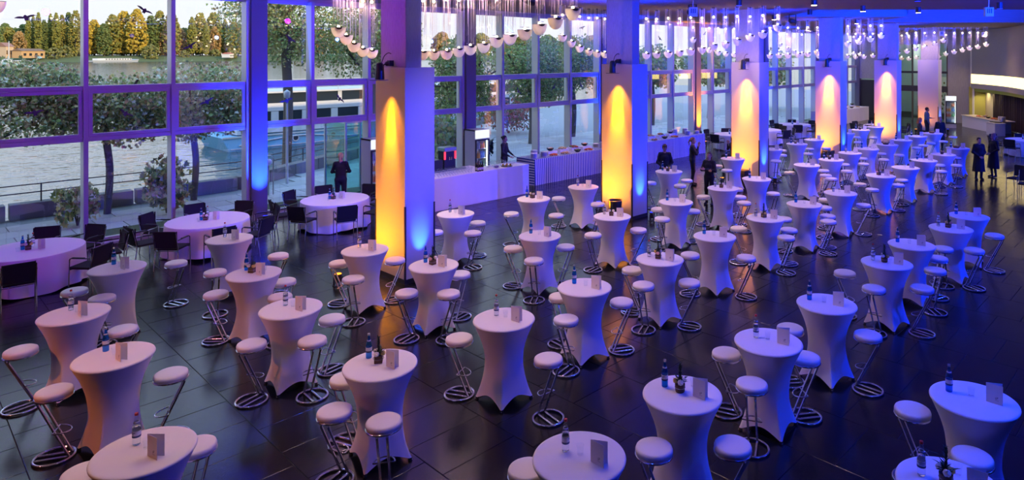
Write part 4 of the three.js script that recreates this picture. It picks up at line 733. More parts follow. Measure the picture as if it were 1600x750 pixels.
// black loudspeaker box and wine cooler by the columns
single('speaker_box', [rbox(0.4, 0.55, 0.4, 0.02, 0, 0.275, 0), cyl(0.12, 0.12, 0.02, 0, 0.3, 0.205).rotateX(0)], M.black, 'black box at the foot of the third column', 'speaker', null, [21.9, 0, -12.62], -1.57);
single('speaker_box', [rbox(0.45, 0.5, 0.45, 0.02, 0, 0.25, 0)], M.black, 'black box at the foot of the fourth column', 'speaker', null, [29.35, 0, -12.6], -1.57);
{ const o = thing('wine_cooler', 'dark round cooler with gold rim at the second column base', 'cooler', null, [14.55, 0, -12.5]); part(o, 'bucket', lathe([[0.001, 0], [0.16, 0], [0.2, 0.62], [0.185, 0.62], [0.15, 0.05], [0.001, 0.05]], 28), M.darkPlastic); part(o, 'rim', new THREE.TorusGeometry(0.193, 0.016, 8, 32).rotateX(Math.PI / 2).translate(0, 0.62, 0), std([0.7, 0.42, 0.12], 0.3, 0.9)); }

// ---------------------------------------------------------------- hanging glass lamps
{
  const bowlGeo = lathe([[0.004, -0.245], [0.06, -0.235], [0.115, -0.195], [0.155, -0.13], [0.178, -0.06], [0.182, 0.0], [0.177, 0.0], [0.171, -0.06], [0.148, -0.128], [0.11, -0.188], [0.057, -0.227], [0.004, -0.237]], 28);
  const plateGeo = cyl(0.10, 0.10, 0.008, 0, 0.055, 0, 20), coneGeo = new THREE.SphereGeometry(0.075, 18, 8, 0, Math.PI * 2, Math.PI / 2, Math.PI / 2).scale(1, 0.8, 1), bulbGeo = ball(0.028, 0, 0.022, 0, 12), topGeo = ball(0.036, 0, 0, 0, 10), canopyGeo = cyl(0.05, 0.06, 0.03, 0, 0, 0, 16);
  const rimGeo = new THREE.TorusGeometry(0.180, 0.006, 6, 32).rotateX(Math.PI / 2);
  for (const g of [bowlGeo, rimGeo]) g.scale(0.87, 0.95, 0.87);
  const rows = [
    ['wave left of the first column', [[529, 43, 15.2], [541, 55, 15.8], [553, 67, 16.4], [567, 75, 17], [581, 78, 17.6]]],
    ['large wave right of the first column', [[661, 80, 17.2], [678, 80, 17.1], [698, 79, 16.9], [717, 75.5, 16.6], [735, 71.5, 16.3], [756, 68, 15.9], [776, 59, 15.5], [797, 54.5, 15.0], [820, 46.6, 14.5], [843, 38, 14.0], [868, 28, 13.6], [895, 14, 13.2]]],
    ['small wave left of the second column', [[879, 55, 23.2], [893, 64, 23.7], [906, 72, 24.2], [920, 77.5, 24.6], [933, 80.5, 25], [945, 81.5, 25.3]]],
    ['wave right of the second column', [[1010, 83, 25.5], [1026, 82, 25.4], [1044, 81, 25.2], [1062, 79, 25], [1079, 77, 24.8], [1097, 74, 24.6], [1115, 69, 24.4], [1134, 66, 24.2], [1152, 61, 24], [1172, 55, 23.8], [1192, 50, 23.5], [1215, 39, 23.2]]],
    ['rear wave left of the third column', [[1083, 60, 33.2], [1108, 76, 34], [1122, 80, 34.4], [1134, 82, 34.8], [1147, 83, 35]]],
    ['wave right of the third column', [[1203, 85, 34], [1217, 84, 33.9], [1231, 84, 33.7], [1247, 83, 33.5], [1262, 82, 33.2], [1277, 79, 33], [1293, 75, 32.6], [1309, 72, 32.3], [1325, 66, 32], [1342, 62, 31.7], [1360, 58, 31.4], [1377, 53, 31.1]]],
    ['rear wave left of the fourth column', [[1219, 68, 43], [1230, 74, 43.4], [1241, 79, 43.8], [1253, 82, 44.2], [1279, 86, 44.6]]],
    ['wave right of the fourth column', [[1324, 86, 43], [1337, 87, 42.9], [1350, 86.5, 42.7], [1364, 85, 42.5], [1377, 84, 42.3], [1390, 82, 42.1], [1403, 80, 41.9], [1417, 78, 41.6], [1431, 74, 41.3], [1445, 71, 41], [1460, 66, 40.7], [1474, 61, 40.4]]],
    ['farthest wave behind the fifth column', [[1334, 82, 50], [1344, 83, 50], [1409, 89, 47], [1420, 90, 46.8], [1432, 88, 46.5], [1443, 89, 46.2], [1454, 87, 46], [1467, 86, 45.6], [1478, 82, 45.2]]],
    ['short wave at the far right', [[1491, 79, 41.5], [1504, 76, 41.2], [1515, 73, 41], [1528, 71, 40.8], [1541, 67, 40.6]]],
    ['wave above the left edge', [[-8, 2, 12.4], [-30, -12, 12.2], [-55, -28, 12], [-80, -40, 11.8]]],
    ['wave overhead beyond the upper edge', [[40, -40, 10.6], [130, -50, 10.5], [230, -60, 10.3], [330, -70, 10.2], [430, -85, 9.8], [540, -100, 9.4], [650, -110, 9.2], [760, -118, 9.0], [880, -122, 8.9], [1000, -122, 8.9]]],
  ];
  const ordinal = ['first', 'second', 'third', 'fourth', 'fifth', 'sixth', 'seventh', 'eighth', 'ninth', 'tenth', 'eleventh', 'twelfth'];
  for (const [where, list] of rows) list.forEach(([u, v, d0], i) => {
    const d = d0 + (i % 2 ? 0.19 : -0.19), r = (u - 923.1) / 1044.9 * d, [x, z] = dr(d, r), y = 4.76 + (86.9 - v) * d / 1044.9, top = CEIL - y;
    const o = thing('pendant_lamp', `hanging bowl lamp, ${ordinal[i]} from left in the ${where}`, 'lamp', 'hanging glass bowl lamps', [x, y, z], YAW + Math.PI * 1.5);
    part(o, 'bowl', bowlGeo, M.opal); part(o, 'rim', rimGeo, M.steel); part(o, 'reflector', coneGeo, M.darkPlastic).position.set(0.05, 0.004, 0.105);
    part(o, 'shade_plate', plateGeo, M.steel); part(o, 'bulb', bulbGeo, M.bulb);
    const th = []; for (let k = 0; k < 26; k++) { const a = k * 0.698 + i, q = k < 3 ? 0.09 : rr(0.03, 0.15); th.push(new THREE.CylinderGeometry(0.0022, 0.0022, k < 3 ? top - 0.04 : top * rr(0.6, 0.98), 3).translate(q * Math.cos(a), k < 3 ? 0.03 + top / 2 : top * 0.62, q * Math.sin(a))); }
    const fixed = th.map((g, k) => { if (k < 3) return g; g.computeBoundingBox(); return g.translate(0, top - g.boundingBox.max.y, 0); });
    part(o, 'wires', fixed, M.thread);
    part(o, 'canopy', canopyGeo, M.darkPlastic).position.set(0, top - 0.016, 0);
    const tl = part(o, 'ceiling_bulb', topGeo, M.bulb); tl.position.set(0, top - 0.34, 0);
    part(o, 'lamp_rod', rod([0, top - 0.32, 0], [0, top - 0.02, 0], 0.006, 5), M.darkPlastic);
    const l = new THREE.PointLight(lin(1, 0.86, 0.62), LEVEL.pendant, 0, 2); l.position.set(0, 0.022, 0); o.add(l);
    const l2 = new THREE.SpotLight(WARM, LEVEL.ceilingBulb, 0, 1.1, 0.8, 2); l2.position.set(0, top - 0.37, 0); l2.target.position.set(0, top - 3, 0); o.add(l2, l2.target);
  });
}
// hanging direction boxes under the ceiling
{
  const face = canvasTexture(64, 64, (g, w, h) => { g.fillStyle = '#cfd2d8'; g.fillRect(0, 0, w, h); g.fillStyle = '#3a3a48'; for (let k = 0; k < 3; k++) g.fillRect(12 + k * 15, 8, 8, 34); });
  [[1083, 5, 20.5], [1312, 29, 31], [1471, 45, 42], [1537, 54, 47], [1545, 4, 20.5]].forEach(([u, v, d], i) => {
    d = Math.min(d, 40.5); const [x, z] = dr(d, (u - 923) / 1045 * d), y = Math.min(6.1, 4.76 + (87 - v) * d / 1045);
    const o = thing('ceiling_box', `small hanging box with three slots, ${nth[i + 1]} from the left, near the ceiling`, 'ceiling box', 'hanging slotted boxes', [x, y, z], YAW + Math.PI * 1.5);
    part(o, 'body', rbox(0.26, 0.28, 0.1, 0.01), M.alu); part(o, 'face', new THREE.PlaneGeometry(0.25, 0.27).translate(0, 0, 0.052), std(0xffffff, 0.5, 0, { map: face })); part(o, 'rod', rod([0, 0.13, 0], [0, CEIL - y, 0], 0.012), M.steel);
  });
}
// bird silhouettes stuck to the panes
{
  const s = new THREE.Shape(); s.moveTo(-0.5, 0.06); s.quadraticCurveTo(-0.3, 0.17, -0.1, 0.05); s.quadraticCurveTo(-0.06, 0.13, 0, 0.14); s.quadraticCurveTo(0.05, 0.12, 0.08, 0.05); s.quadraticCurveTo(0.3, 0.15, 0.5, 0.0); s.quadraticCurveTo(0.3, 0.02, 0.1, -0.06); s.lineTo(0.08, -0.2); s.lineTo(0, -0.16); s.lineTo(-0.07, -0.2); s.lineTo(-0.08, -0.05); s.quadraticCurveTo(-0.3, -0.02, -0.5, 0.06);
  const g = ext(s, 0.004), m = std([0.05, 0.045, 0.055], 0.6);
  [[2.52, 5.66, 0.42, 0.25, 'upper pane at the far left'], [2.65, 3.43, 0.42, 0.2, 'opening window at the far left'], [4.91, 5.94, 0.42, -0.5, 'upper pane of the second bay'], [5.97, 5.02, 0.42, 0.6, 'upper pane of the third bay'], [6.3, 3.5, 0.42, 0.5, 'opening window of the third bay'], [4.44, 3.3, 0.40, -0.6, 'opening window of the second bay'], [8.68, 5.26, 0.42, -0.6, 'upper pane right of the blue pilaster'], [8.46, 3.42, 0.42, 0.3, 'opening window right of the blue pilaster'], [10.12, 3.4, 0.40, -0.8, 'opening window before the fridge'], [17.56, 3.35, 0.42, -0.9, 'opening window above the server'], [19.5, 3.44, 0.42, 0.9, 'opening window above the striped buffet'], [21.17, 3.46, 0.40, -0.9, 'opening window left of second column'], [21.5, 6.0, 0.42, 0.3, 'upper pane left of second column'], [27.2, 5.63, 0.42, -0.6, 'upper pane right of second column'], [31.3, 5.98, 0.42, 0.6, 'upper pane left of third column']].forEach(([x, y, size, tilt, where]) => {
    const o = single('bird_sticker', g, m, `dark bird silhouette stuck on the ${where}`, 'sticker', 'bird silhouettes on the windows', [x, y, y > 4 ? ZW + 0.006 : ZW + 0.256]); o.scale.set(size, size, 1); o.rotation.z = tilt;
  });
}
// ---------------------------------------------------------------- outside: quay, trees, river, far bank
{
  const quay = [[-16, -26], [9, -25.6], [40, -44], [90, -66]];
  const ground = ext(poly([[-16, -20.55], [90, -20.55], ...quay.slice().reverse()]), 0.6).rotateX(Math.PI / 2).translate(0, -0.045, 0);
  const terrace = structure('terrace', ground, std([0.36, 0.36, 0.36], 0.9, 0, { map: plaster }));
  const slab = rbox(1.18, 0.05, 0.78, 0.012, 0, -0.03, 0), tones = [std([0.42, 0.42, 0.41], 0.85), std([0.47, 0.47, 0.46], 0.85), std([0.38, 0.385, 0.38], 0.85)];
  const edge = x => x < 9 ? -25.6 : -25.6 - (x - 9) * 0.594;
  let count = 0;
  for (let j = 0; j < 16; j++) for (let i = 0; i < 44; i++) { const x = -4 + i * 1.2 + (j & 1) * 0.6, z = -22.6 - j * 0.8; if (z < edge(x) + 0.9 || count > 290) continue; count++; part(terrace, 'paving_slab', slab, tones[(i * 7 + j * 5) % 3]).position.set(x, 0, z); }
  const lawn = structure('grass_verge', box(66, 0.05, 1.5, 24, -0.02, -21.4), std([0.07, 0.09, 0.035], 0.95, 0, { map: plaster }));
  // parapet of stone blocks with a railing
  const wall = structure('quay_wall', null); const bg = rbox(1.47, 0.46, 0.42, 0.02, 0, 0.23, 0), bm = [std([0.16, 0.155, 0.15], 0.9), std([0.2, 0.19, 0.18], 0.9)];
  const rail = thing('quay_railing', 'thin metal railing on the low quay wall outside', 'railing');
  const lines = [];
  for (let s = 0; s < 2; s++) {
    const [a, b] = [quay[s], quay[s + 1]], L = Math.hypot(b[0] - a[0], b[1] - a[1]), n = Math.floor(L / 1.5), t = -Math.atan2(b[1] - a[1], b[0] - a[0]);
    for (let k = 0; k < n; k++) { const f = (k + 0.5) / n, m = part(wall, 'block', bg, bm[(k * 3 + s) % 2]); m.position.set(a[0] + (b[0] - a[0]) * f, -0.045, a[1] + (b[1] - a[1]) * f); m.rotation.y = t; if (k % 2 === 0) part(rail, 'post', rod([m.position.x, 0.4, m.position.z], [m.position.x, 0.95, m.position.z], 0.02), M.black); }
    for (const y of [0.7, 0.94]) part(rail, 'rail', rod([a[0], y, a[1]], [b[0], y, b[1]], 0.018), M.black);
  }
  structure('quay_face', [ext(poly([...quay, ...quay.slice().reverse().map(p => [p[0], p[1] + 0.3])]), 2).rotateX(Math.PI / 2).translate(0, -0.05, 0)], bm[0]);
  const rv = new THREE.PlaneGeometry(4200, 1000, 1, 1).rotateX(-Math.PI / 2); { const uv = rv.attributes.uv; for (let i = 0; i < uv.count; i++) uv.setXY(i, uv.getX(i) * 4200 / 14, uv.getY(i) * 1000 / 14); }
  const river = structure('river', rv, phy([0.045, 0.07, 0.07], 0.12, { bumpMap: waves, bumpScale: 0.06, ior: 1.33 }), [700, -1.5, -521]);
  structure('river_bank', ext(poly([[0, -1.6], [10, 0.4], [30, 4.2], [120, 5.5], [120, -1.6]]), 4200).rotateY(Math.PI / 2).translate(-1400, 0, 0), std([0.10, 0.12, 0.035], 0.95), [0, 0, -830]);

  // trees: trunk, boughs and leaves as instances
  const palm = new THREE.Shape(); [[0, -0.5], [0.12, -0.3], [0.5, -0.22], [0.34, 0.02], [0.46, 0.3], [0.2, 0.22], [0, 0.55], [-0.2, 0.22], [-0.46, 0.3], [-0.34, 0.02], [-0.5, -0.22], [-0.12, -0.3]].forEach((p, i) => i ? palm.lineTo(...p) : palm.moveTo(...p));
  const leafGeo = new THREE.ShapeGeometry(palm); { const p = leafGeo.attributes.position; for (let i = 0; i < p.count; i++) p.setZ(i, -0.35 * Math.abs(p.getX(i)) + 0.1 * p.getY(i) ** 2); leafGeo.computeVertexNormals(); }
  const leafMat = phy([1, 1, 1], 0.7, { side: THREE.DoubleSide, transmission: 0.25, thickness: 0 }), bark = std([0.10, 0.085, 0.065], 0.95);
  const q = new THREE.Quaternion(), mm = new THREE.Matrix4();
  function leaves(parent, n, centre, rad, size, colours) {
    const im = new THREE.InstancedMesh(leafGeo, leafMat, n); im.name = 'foliage'; im.userData.kind = 'stuff';
    const lumps = []; for (let k = 0; k < 26; k++) { const v = V(rr(-1, 1), rr(-1, 1), rr(-1, 1)); if (v.length() > 1) v.normalize().multiplyScalar(rr(0.7, 1)); lumps.push(v); }
    for (let k = 0; k < n; k++) {
      const l = lumps[k % 26], v = V(rr(-1, 1), rr(-1, 1), rr(-1, 1)).normalize().multiplyScalar(0.42 * Math.cbrt(rnd())), s = size * rr(0.6, 1.15);
      q.setFromEuler(new THREE.Euler(rr(-0.9, 0.5) - 0.6, rr(0, 6.3), rr(-0.6, 0.6)));
      mm.compose(V(centre[0] + (l.x * 0.8 + v.x) * rad[0], centre[1] + (l.y * 0.75 + v.y) * rad[1], centre[2] + (l.z * 0.8 + v.z) * rad[2]), q, V(s, s, s)); im.setMatrixAt(k, mm);
      const c = colours[Math.floor(rnd() * colours.length)], j = rr(0.7, 1.25); im.setColorAt(k, lin(c[0] * j, c[1] * j, c[2] * j));
    }
    parent.add(im);
  }
  const green = [[0.20, 0.32, 0.07], [0.15, 0.25, 0.07], [0.32, 0.38, 0.10], [0.40, 0.40, 0.14], [0.28, 0.22, 0.08]], autumn = [[0.42, 0.44, 0.12], [0.60, 0.48, 0.16], [0.32, 0.42, 0.10], [0.50, 0.30, 0.12], [0.20, 0.26, 0.06], [0.75, 0.75, 0.45], [0.10, 0.13, 0.04]], red = [[0.35, 0.06, 0.04], [0.3, 0.1, 0.06], [0.12, 0.12, 0.04]];
  function tree(label, x, z, cy, rad, n, size, colours, trunkR = 0.14) {
    const o = thing('tree', label, 'tree', 'trees on the quay', [x, 0, z]), b = [];
    part(o, 'trunk', tube([[0, -0.1, 0], [0.06, cy * 0.4, 0.04], [-0.04, cy * 0.75, 0], [0, cy, 0]], trunkR, 14, 9), bark);
    for (let k = 0; k < 7; k++) { const a = k * 0.9 + x, h = cy * rr(0.62, 0.95); b.push(tube([[0, h, 0], [rad[0] * 0.35 * Math.cos(a), h + rad[1] * 0.35, rad[2] * 0.35 * Math.sin(a)], [rad[0] * 0.8 * Math.cos(a), cy + rad[1] * rr(-0.2, 0.5), rad[2] * 0.8 * Math.sin(a)]], trunkR * 0.34, 8, 6)); }
    part(o, 'boughs', b, bark); leaves(o, n, [0, cy, 0], rad, size, colours);
  }
  tree('pollarded plane tree outside the far left window bay', -0.6, -24.4, 3.45, [2.3, 1.3, 1.9], 9500, 0.125, autumn, 0.10);
  tree('pollarded plane tree outside the first full window bay', 2.3, -24.6, 3.4, [2.3, 1.35, 1.9], 9500, 0.125, autumn, 0.10);
  tree('pollarded plane tree outside the second window bay', 4.9, -24.4, 3.35, [2.2, 1.4, 1.9], 9500, 0.125, autumn, 0.10);
  tree('pollarded plane tree outside the third window bay', 7.3, -24.6, 3.3, [1.9, 1.45, 1.8], 8500, 0.125, autumn, 0.10);
  tree('tall green tree right of the blue pilaster', 12.6, -30, 6.9, [3.1, 3.3, 2.6], 16000, 0.13, green, 0.2);
  tree('green tree behind the first column', 17.6, -31.5, 5.6, [2.6, 2.7, 2.4], 9000, 0.15, green, 0.17);
  tree('dense tree right of the first column', 19.6, -26.4, 3.4, [2.0, 2.3, 1.8], 9000, 0.14, green);
  tree('dense tree above the drinks server', 24.4, -27.0, 3.9, [2.5, 2.2, 2.0], 9000, 0.14, green);
  tree('dense tree left of the second column', 28.2, -27.5, 3.9, [2.4, 2.2, 2.0], 9000, 0.14, green);
  tree('small tree between second and third columns', 36.5, -28, 3.9, [2.2, 1.6, 2.0], 3000, 0.24, green);
  tree('small tree left of the third column', 43.5, -28, 3.9, [2.2, 1.6, 2.0], 3000, 0.24, green);
  tree('far tree between third and fourth columns', 54, -29, 3.6, [3, 1.8, 2.4], 3000, 0.3, autumn);
  const bush = (label, x, z, h, w, colours, n) => { const o = thing('bush', label, 'bush', 'bushes outside', [x, 0, z]); part(o, 'stems', [0, 1, 2, 3].map(k => tube([[0, -0.05, 0], [0.1 * Math.cos(k * 1.6), h * 0.4, 0.1 * Math.sin(k * 1.6)], [w * 0.5 * Math.cos(k * 1.6), h * 0.8, w * 0.5 * Math.sin(k * 1.6)]], 0.02, 6, 5)), bark); leaves(o, n, [0, h * 0.55, 0], [w, h * 0.55, w], 0.2, colours); };
  bush('leafy bush close outside the third window bay', 6.15, -23.2, 1.7, 0.75, autumn, 700);
  bush('low bush outside the second window bay', 4.0, -23.3, 1.1, 0.6, autumn, 400);
  bush('red-leaved bush outside behind the server', 27.0, -32, 2.2, 1.9, red, 1300);
  bush('round bush outside behind the coffee machine', 16.6, -24, 2.2, 1.2, green, 1200);
  // street lamp and bollard-like pump outside
  const lampPost = thing('street_lamp', 'slim street lamp outside right of the blue pilaster', 'street lamp', null, [10.6, 0, -25.2]); part(lampPost, 'pole', cyl(0.035, 0.05, 3.2, 0, 1.6, 0), M.alu); part(lampPost, 'head', lathe([[0.001, 3.5], [0.12, 3.42], [0.1, 3.2], [0.04, 3.18]], 16), M.alu);
  const rack = thing('steel_hoop', 'rounded steel hoop with a white globe outside by the railing', 'hoop', null, [9.3, 0, -23.6]); part(rack, 'hoop', bentRod([[-0.16, -0.05, 0], [-0.16, 1.35, 0], [0.16, 1.35, 0], [0.16, -0.05, 0]], 0.022, 0.14), M.steel); part(rack, 'globe', ball(0.12, 0, 1.12, 0, 16), std([0.7, 0.72, 0.74], 0.4)); part(rack, 'stem', rod([0, -0.05, 0], [0, 1.02, 0], 0.03), M.steel);
  // glass porch
  const porch = thing('glass_porch', 'teal glass entrance porch outside beside the standing woman', 'porch', null, [11.5, 0, -21.9]);
  for (const [w, x, z, t] of [[1.5, -0.65, 0, Math.PI / 2], [1.3, 0, -0.75, 0], [1.5, 0.65, 0, Math.PI / 2]]) part(porch, 'glass_wall', box(w, 2.5, 0.02, 0, 1.25, 0).rotateY(t).translate(x, 0, z), M.tealPane);
  part(porch, 'roof_frame', [box(1.4, 0.1, 1.6, 0, 2.55, 0)], M.alu); for (const [x, z] of [[-0.65, 0.72], [-0.65, -0.75], [0.65, -0.75], [0.65, 0.72]]) part(porch, 'post', box(0.06, 2.5, 0.06, x, 1.25, z), M.alu);
  part(porch, 'floor_mat', box(1.2, 0.04, 1.4, 0, 0.0, 0), M.black);
  // moored passenger ship
  const ship = thing('passenger_ship', 'light blue and white passenger ship moored at the quay', 'ship', null, [28.5, -1.5, -49]);
  const hullBlue = std([0.16, 0.42, 0.62], 0.5), white = std([0.50, 0.52, 0.53], 0.5), dark = std([0.02, 0.03, 0.04], 0.15);
  part(ship, 'hull', ext(poly([[-12.5, 0], [11, 0], [13.5, 1.1], [-13, 1.0]]), 4.6, 0.05).translate(0, -0.1, -2.3), hullBlue);
  part(ship, 'hull_line', [box(26, 0.1, 0.06, 0, 0.92, 2.4), box(25, 0.05, 0.06, 0, 0.15, 2.4), tube([[-12, 0.35, 2.41], [-8, 0.72, 2.41], [-4, 0.4, 2.41], [0, 0.75, 2.41], [5, 0.4, 2.41], [10, 0.78, 2.41]], 0.05, 40, 5)], white);
  for (let k = 0; k < 9; k++) { const p = part(ship, 'porthole', new THREE.TorusGeometry(0.2, 0.04, 8, 20).translate(-11 + k * 2.7, 0.55, 2.4), white); part(p, 'porthole_glass', cyl(0.19, 0.19, 0.04, 0, 0, 0, 18).rotateX(Math.PI / 2).translate(-11 + k * 2.7, 0.55, 2.4), dark); }
  part(ship, 'cabin', [box(24, 0.75, 4.2, 0, 1.4, 0), box(24, 0.25, 4.2, 0, 2.6, 0), box(22, 0.12, 4.1, 0, 3.75, 0), box(22, 0.3, 4.0, 0, 2.85, 0)], white);
  for (let k = 0; k < 12; k++) { part(ship, 'window_post', box(0.5, 0.7, 4.18, -11.7 + k * 2.12, 2.1, 0), white); part(ship, 'window', box(1.6, 0.68, 4.1, -10.65 + k * 2.12, 2.1, 0), dark); part(ship, 'deck_post', box(0.3, 0.7, 3.9, -10.7 + k * 1.95, 3.35, 0), white); part(ship, 'deck_window', box(1.64, 0.68, 3.8, -9.73 + k * 1.95, 3.35, 0), dark); }
  part(ship, 'deck_rail', [4.1, 4.35, 4.6].map(y => rod([-11, y, 2], [11, y, 2], 0.025)).concat([...Array(12)].map((_, k) => rod([-11 + k * 2, 3.8, 2], [-11 + k * 2, 4.6, 2], 0.03))), white);

  // far bank: trees, boats, houses
  const clump = new THREE.IcosahedronGeometry(1, 1); { const p = clump.attributes.position; for (let i = 0; i < p.count; i++) { const v = V(p.getX(i), p.getY(i), p.getZ(i)), k = 1 + 0.28 * Math.sin(v.x * 9.1 + v.y * 7.3) * Math.sin(v.z * 8.7 + v.y * 3); p.setXYZ(i, v.x * k, v.y * k, v.z * k); } clump.computeVertexNormals(); }
  const clumpMat = std([1, 1, 1], 0.95);
  const tones2 = { p: [[0.22, 0.20, 0.03], [0.15, 0.16, 0.03]], g: [[0.09, 0.13, 0.03], [0.13, 0.15, 0.035]], y: [[0.26, 0.21, 0.035], [0.17, 0.17, 0.03]], Y: [[0.45, 0.30, 0.03], [0.34, 0.25, 0.03]], o: [[0.38, 0.22, 0.07], [0.28, 0.18, 0.06]], s: [[0.14, 0.15, 0.04], [0.2, 0.18, 0.05]] };
  const kinds = { p: 'slim poplar', g: 'green round tree', y: 'yellow-green tree', Y: 'bright golden tree', o: 'orange-brown tree', s: 'low shrub' };
  const far = [[-25, 40, 30, 'y'], [-8, 45, 26, 'g'], [14, 42, 24, 'y'], [30, 48, 20, 'o'], [44, 24, 9, 'p'], [52, 22, 10, 'p'], [60, 18, 10, 'p'], [69, 30, 13, 'g'], [79, 20, 11, 'p'], [88, 19, 12, 'p'], [97, 22, 13, 'y'], [107, 18, 16, 'g'], [118, 15, 20, 'y'], [131, 26, 24, 'Y'], [147, 30, 24, 'Y'], [163, 36, 22, 'g'], [176, 22, 26, 'y'], [194, 17, 30, 'Y'], [214, 14, 30, 'Y'], [236, 24, 24, 'g'], [250, 16, 24, 'y'], [268, 18, 26, 'y'], [259, 46, 24, 'o'], [281, 45, 26, 'o'], [300, 26, 14, 'p'], [313, 20, 26, 'y'], [334, 19, 28, 'y'], [322, 38, 11, 'p'], [336, 42, 18, 'o'], [352, 30, 13, 'p'], [366, 34, 24, 'y'], [388, 36, 26, 'g'], [412, 32, 28, 'y'], [440, 30, 30, 'g'], [470, 34, 28, 'y'], [498, 40, 28, 'o'], [526, 36, 28, 'y'], [556, 42, 28, 'g'], [585, 40, 28, 'y'], [690, 52, 34, 'o'], [720, 55, 34, 'g'], [752, 54, 36, 'y'], [786, 56, 36, 'o'], [820, 55, 36, 'y'], [856, 57, 36, 'g'], [890, 58, 36, 'y'], [924, 58, 36, 'o'],
    ...[...Array(34)].map((_, i) => [-20 + i * 14, 34 + (i * 7) % 12, 26, i % 3 ? 'g' : 'y']),
    [84, 73, 22, 's'], [102, 70, 20, 's'], [118, 72, 22, 's'], [236, 68, 26, 's'], [288, 78, 18, 's'], [335, 76, 20, 's'], [362, 78, 18, 's']];
  const met = {};
  far.map((f, i) => [...f, i]).sort((a, b) => a[0] - b[0]).forEach(([u, top, w, k, i]) => {
    const t = (u - 923.1) / 1044.9, zz = (k === 's' ? 848 : 864) + (i % 3) * 9 + (i > 46 && k !== 's' ? 40 : 0), d = zz / (SA - CA * t), [x, z] = dr(d, t * d), h = (91 - top) * d / 1044.9, W = w * d / 1044.9 / 2;
    const bay = u < 130 ? 'left window bay' : u < 260 ? 'second window bay' : u < 375 ? 'third window bay' : 'behind the nearer trees', nr = met[k + bay] = (met[k + bay] ?? 0) + 1;
    const o = thing('bank_tree', `${kinds[k]} on far bank, ${bay}, ${ORD[nr]} of its kind`, 'tree', `${kinds[k]}s on the far bank`, [x, 2, z], i);
    part(o, 'trunk', cyl(0.5, 0.9, h * 0.4, 0, h * 0.2, 0, 7), bark);
    const n = k === 's' ? 130 : 520, im = new THREE.InstancedMesh(clump, clumpMat, n); im.name = 'crown'; im.userData.kind = 'stuff';
    for (let j = 0; j < n; j++) { const e = rnd(), yy = k === 's' ? h * e * 0.9 : h * (0.12 + 0.86 * e), env = k === 'p' ? Math.pow(Math.sin(Math.PI * Math.min(1, 0.1 + e * 0.9)), 0.7) : Math.pow(Math.sin(Math.PI * Math.min(0.985, 0.2 + e * 0.78)), 0.6), a = rr(0, 6.3), R = W * env * Math.sqrt(rr(0.25, 1)) * 0.95, s = Math.max(0.7, W * (k === 'p' ? 0.2 : 0.125)) * rr(0.5, 1.25); mm.compose(V(R * Math.cos(a), yy, R * Math.sin(a)), q.setFromEuler(new THREE.Euler(a, e * 6, j)), V(s, s * 0.85, s)); im.setMatrixAt(j, mm); const c = tones2[k][j & 1], jj = rr(0.7, 1.3); im.setColorAt(j, lin(c[0] * jj, c[1] * jj, c[2] * jj)); }
    o.add(im);
  });
  const farAt = (u, zz) => { const t = (u - 923.1) / 1044.9, d = zz / (SA - CA * t), p = dr(d, t * d); return [p[0], p[1], d / 1044.9]; };
  const house = (label, u, w, h, m, roofM) => { const [x, z, s] = farAt(u, 837), o = thing('house', label, 'house', null, [x, 2.5, z], 0.75); part(o, 'walls', box(w * s, h * s, 9, 0, h * s / 2, 0), m); part(o, 'roof', ext(poly([[-5.2, 0], [5.2, 0], [0, h * s * 0.35]]), w * s + 1).rotateY(Math.PI / 2).translate(-(w * s + 1) / 2, h * s, 0), roofM); for (let k = 0; k < 4; k++) part(o, 'window', box(w * s * 0.1, h * s * 0.35, 0.3, w * s * (-0.36 + k * 0.24), h * s * 0.5, 4.6), M.darkPlastic); };
  house('long orange-lit house on the far bank', 45, 44, 11, std([0.55, 0.33, 0.14], 0.8), std([0.2, 0.12, 0.07], 0.8));
  house('pale house at the left edge of the far bank', 8, 14, 18, std([0.6, 0.42, 0.25], 0.8), std([0.3, 0.15, 0.1], 0.8));
  house('small white hut on the far bank', 356, 12, 6, std([0.75, 0.72, 0.66], 0.7), std([0.45, 0.12, 0.08], 0.8));
  const [bx, bz, bs] = farAt(176, 780), boat = thing('river_barge', 'long white river boat before the far bank', 'boat', null, [bx, -1.5, bz], 0.75);
  part(boat, 'hull', ext(poly([[-50 * bs, 0.6 * bs], [-46 * bs, -1], [48 * bs, -1], [52 * bs, 4.5 * bs], [40 * bs, 3 * bs], [-50 * bs, 3 * bs]]), 8).translate(0, 0, -4), std([0.35, 0.36, 0.34], 0.6)); part(boat, 'cabin', [box(62 * bs, 3.2 * bs, 6, 6 * bs, 4.4 * bs, 0), box(14 * bs, 3 * bs, 5, -30 * bs, 4.4 * bs, 0)], std([0.72, 0.70, 0.64], 0.6)); part(boat, 'cabin_windows', [...Array(10)].map((_, k) => box(3.4 * bs, 1.4 * bs, 6.3, (-20 + k * 6) * bs, 4.6 * bs, 0)), M.darkPlastic);
  const [cx, cz, cs] = farAt(14, 760), yacht = thing('yacht', 'white moored yacht with a mast at the left edge', 'boat', null, [cx, -1.5, cz], 0.75);
  part(yacht, 'hull', ext(poly([[-16 * cs, 0], [14 * cs, 0], [18 * cs, 4 * cs], [-17 * cs, 3.4 * cs]]), 5).translate(0, 0, -2.5), std([0.7, 0.7, 0.68], 0.5)); part(yacht, 'cabin', box(12 * cs, 3 * cs, 4, -4 * cs, 5 * cs, 0), white); part(yacht, 'mast', cyl(0.3, 0.4, 32 * cs, 0, 18 * cs, 0, 6), white);
}
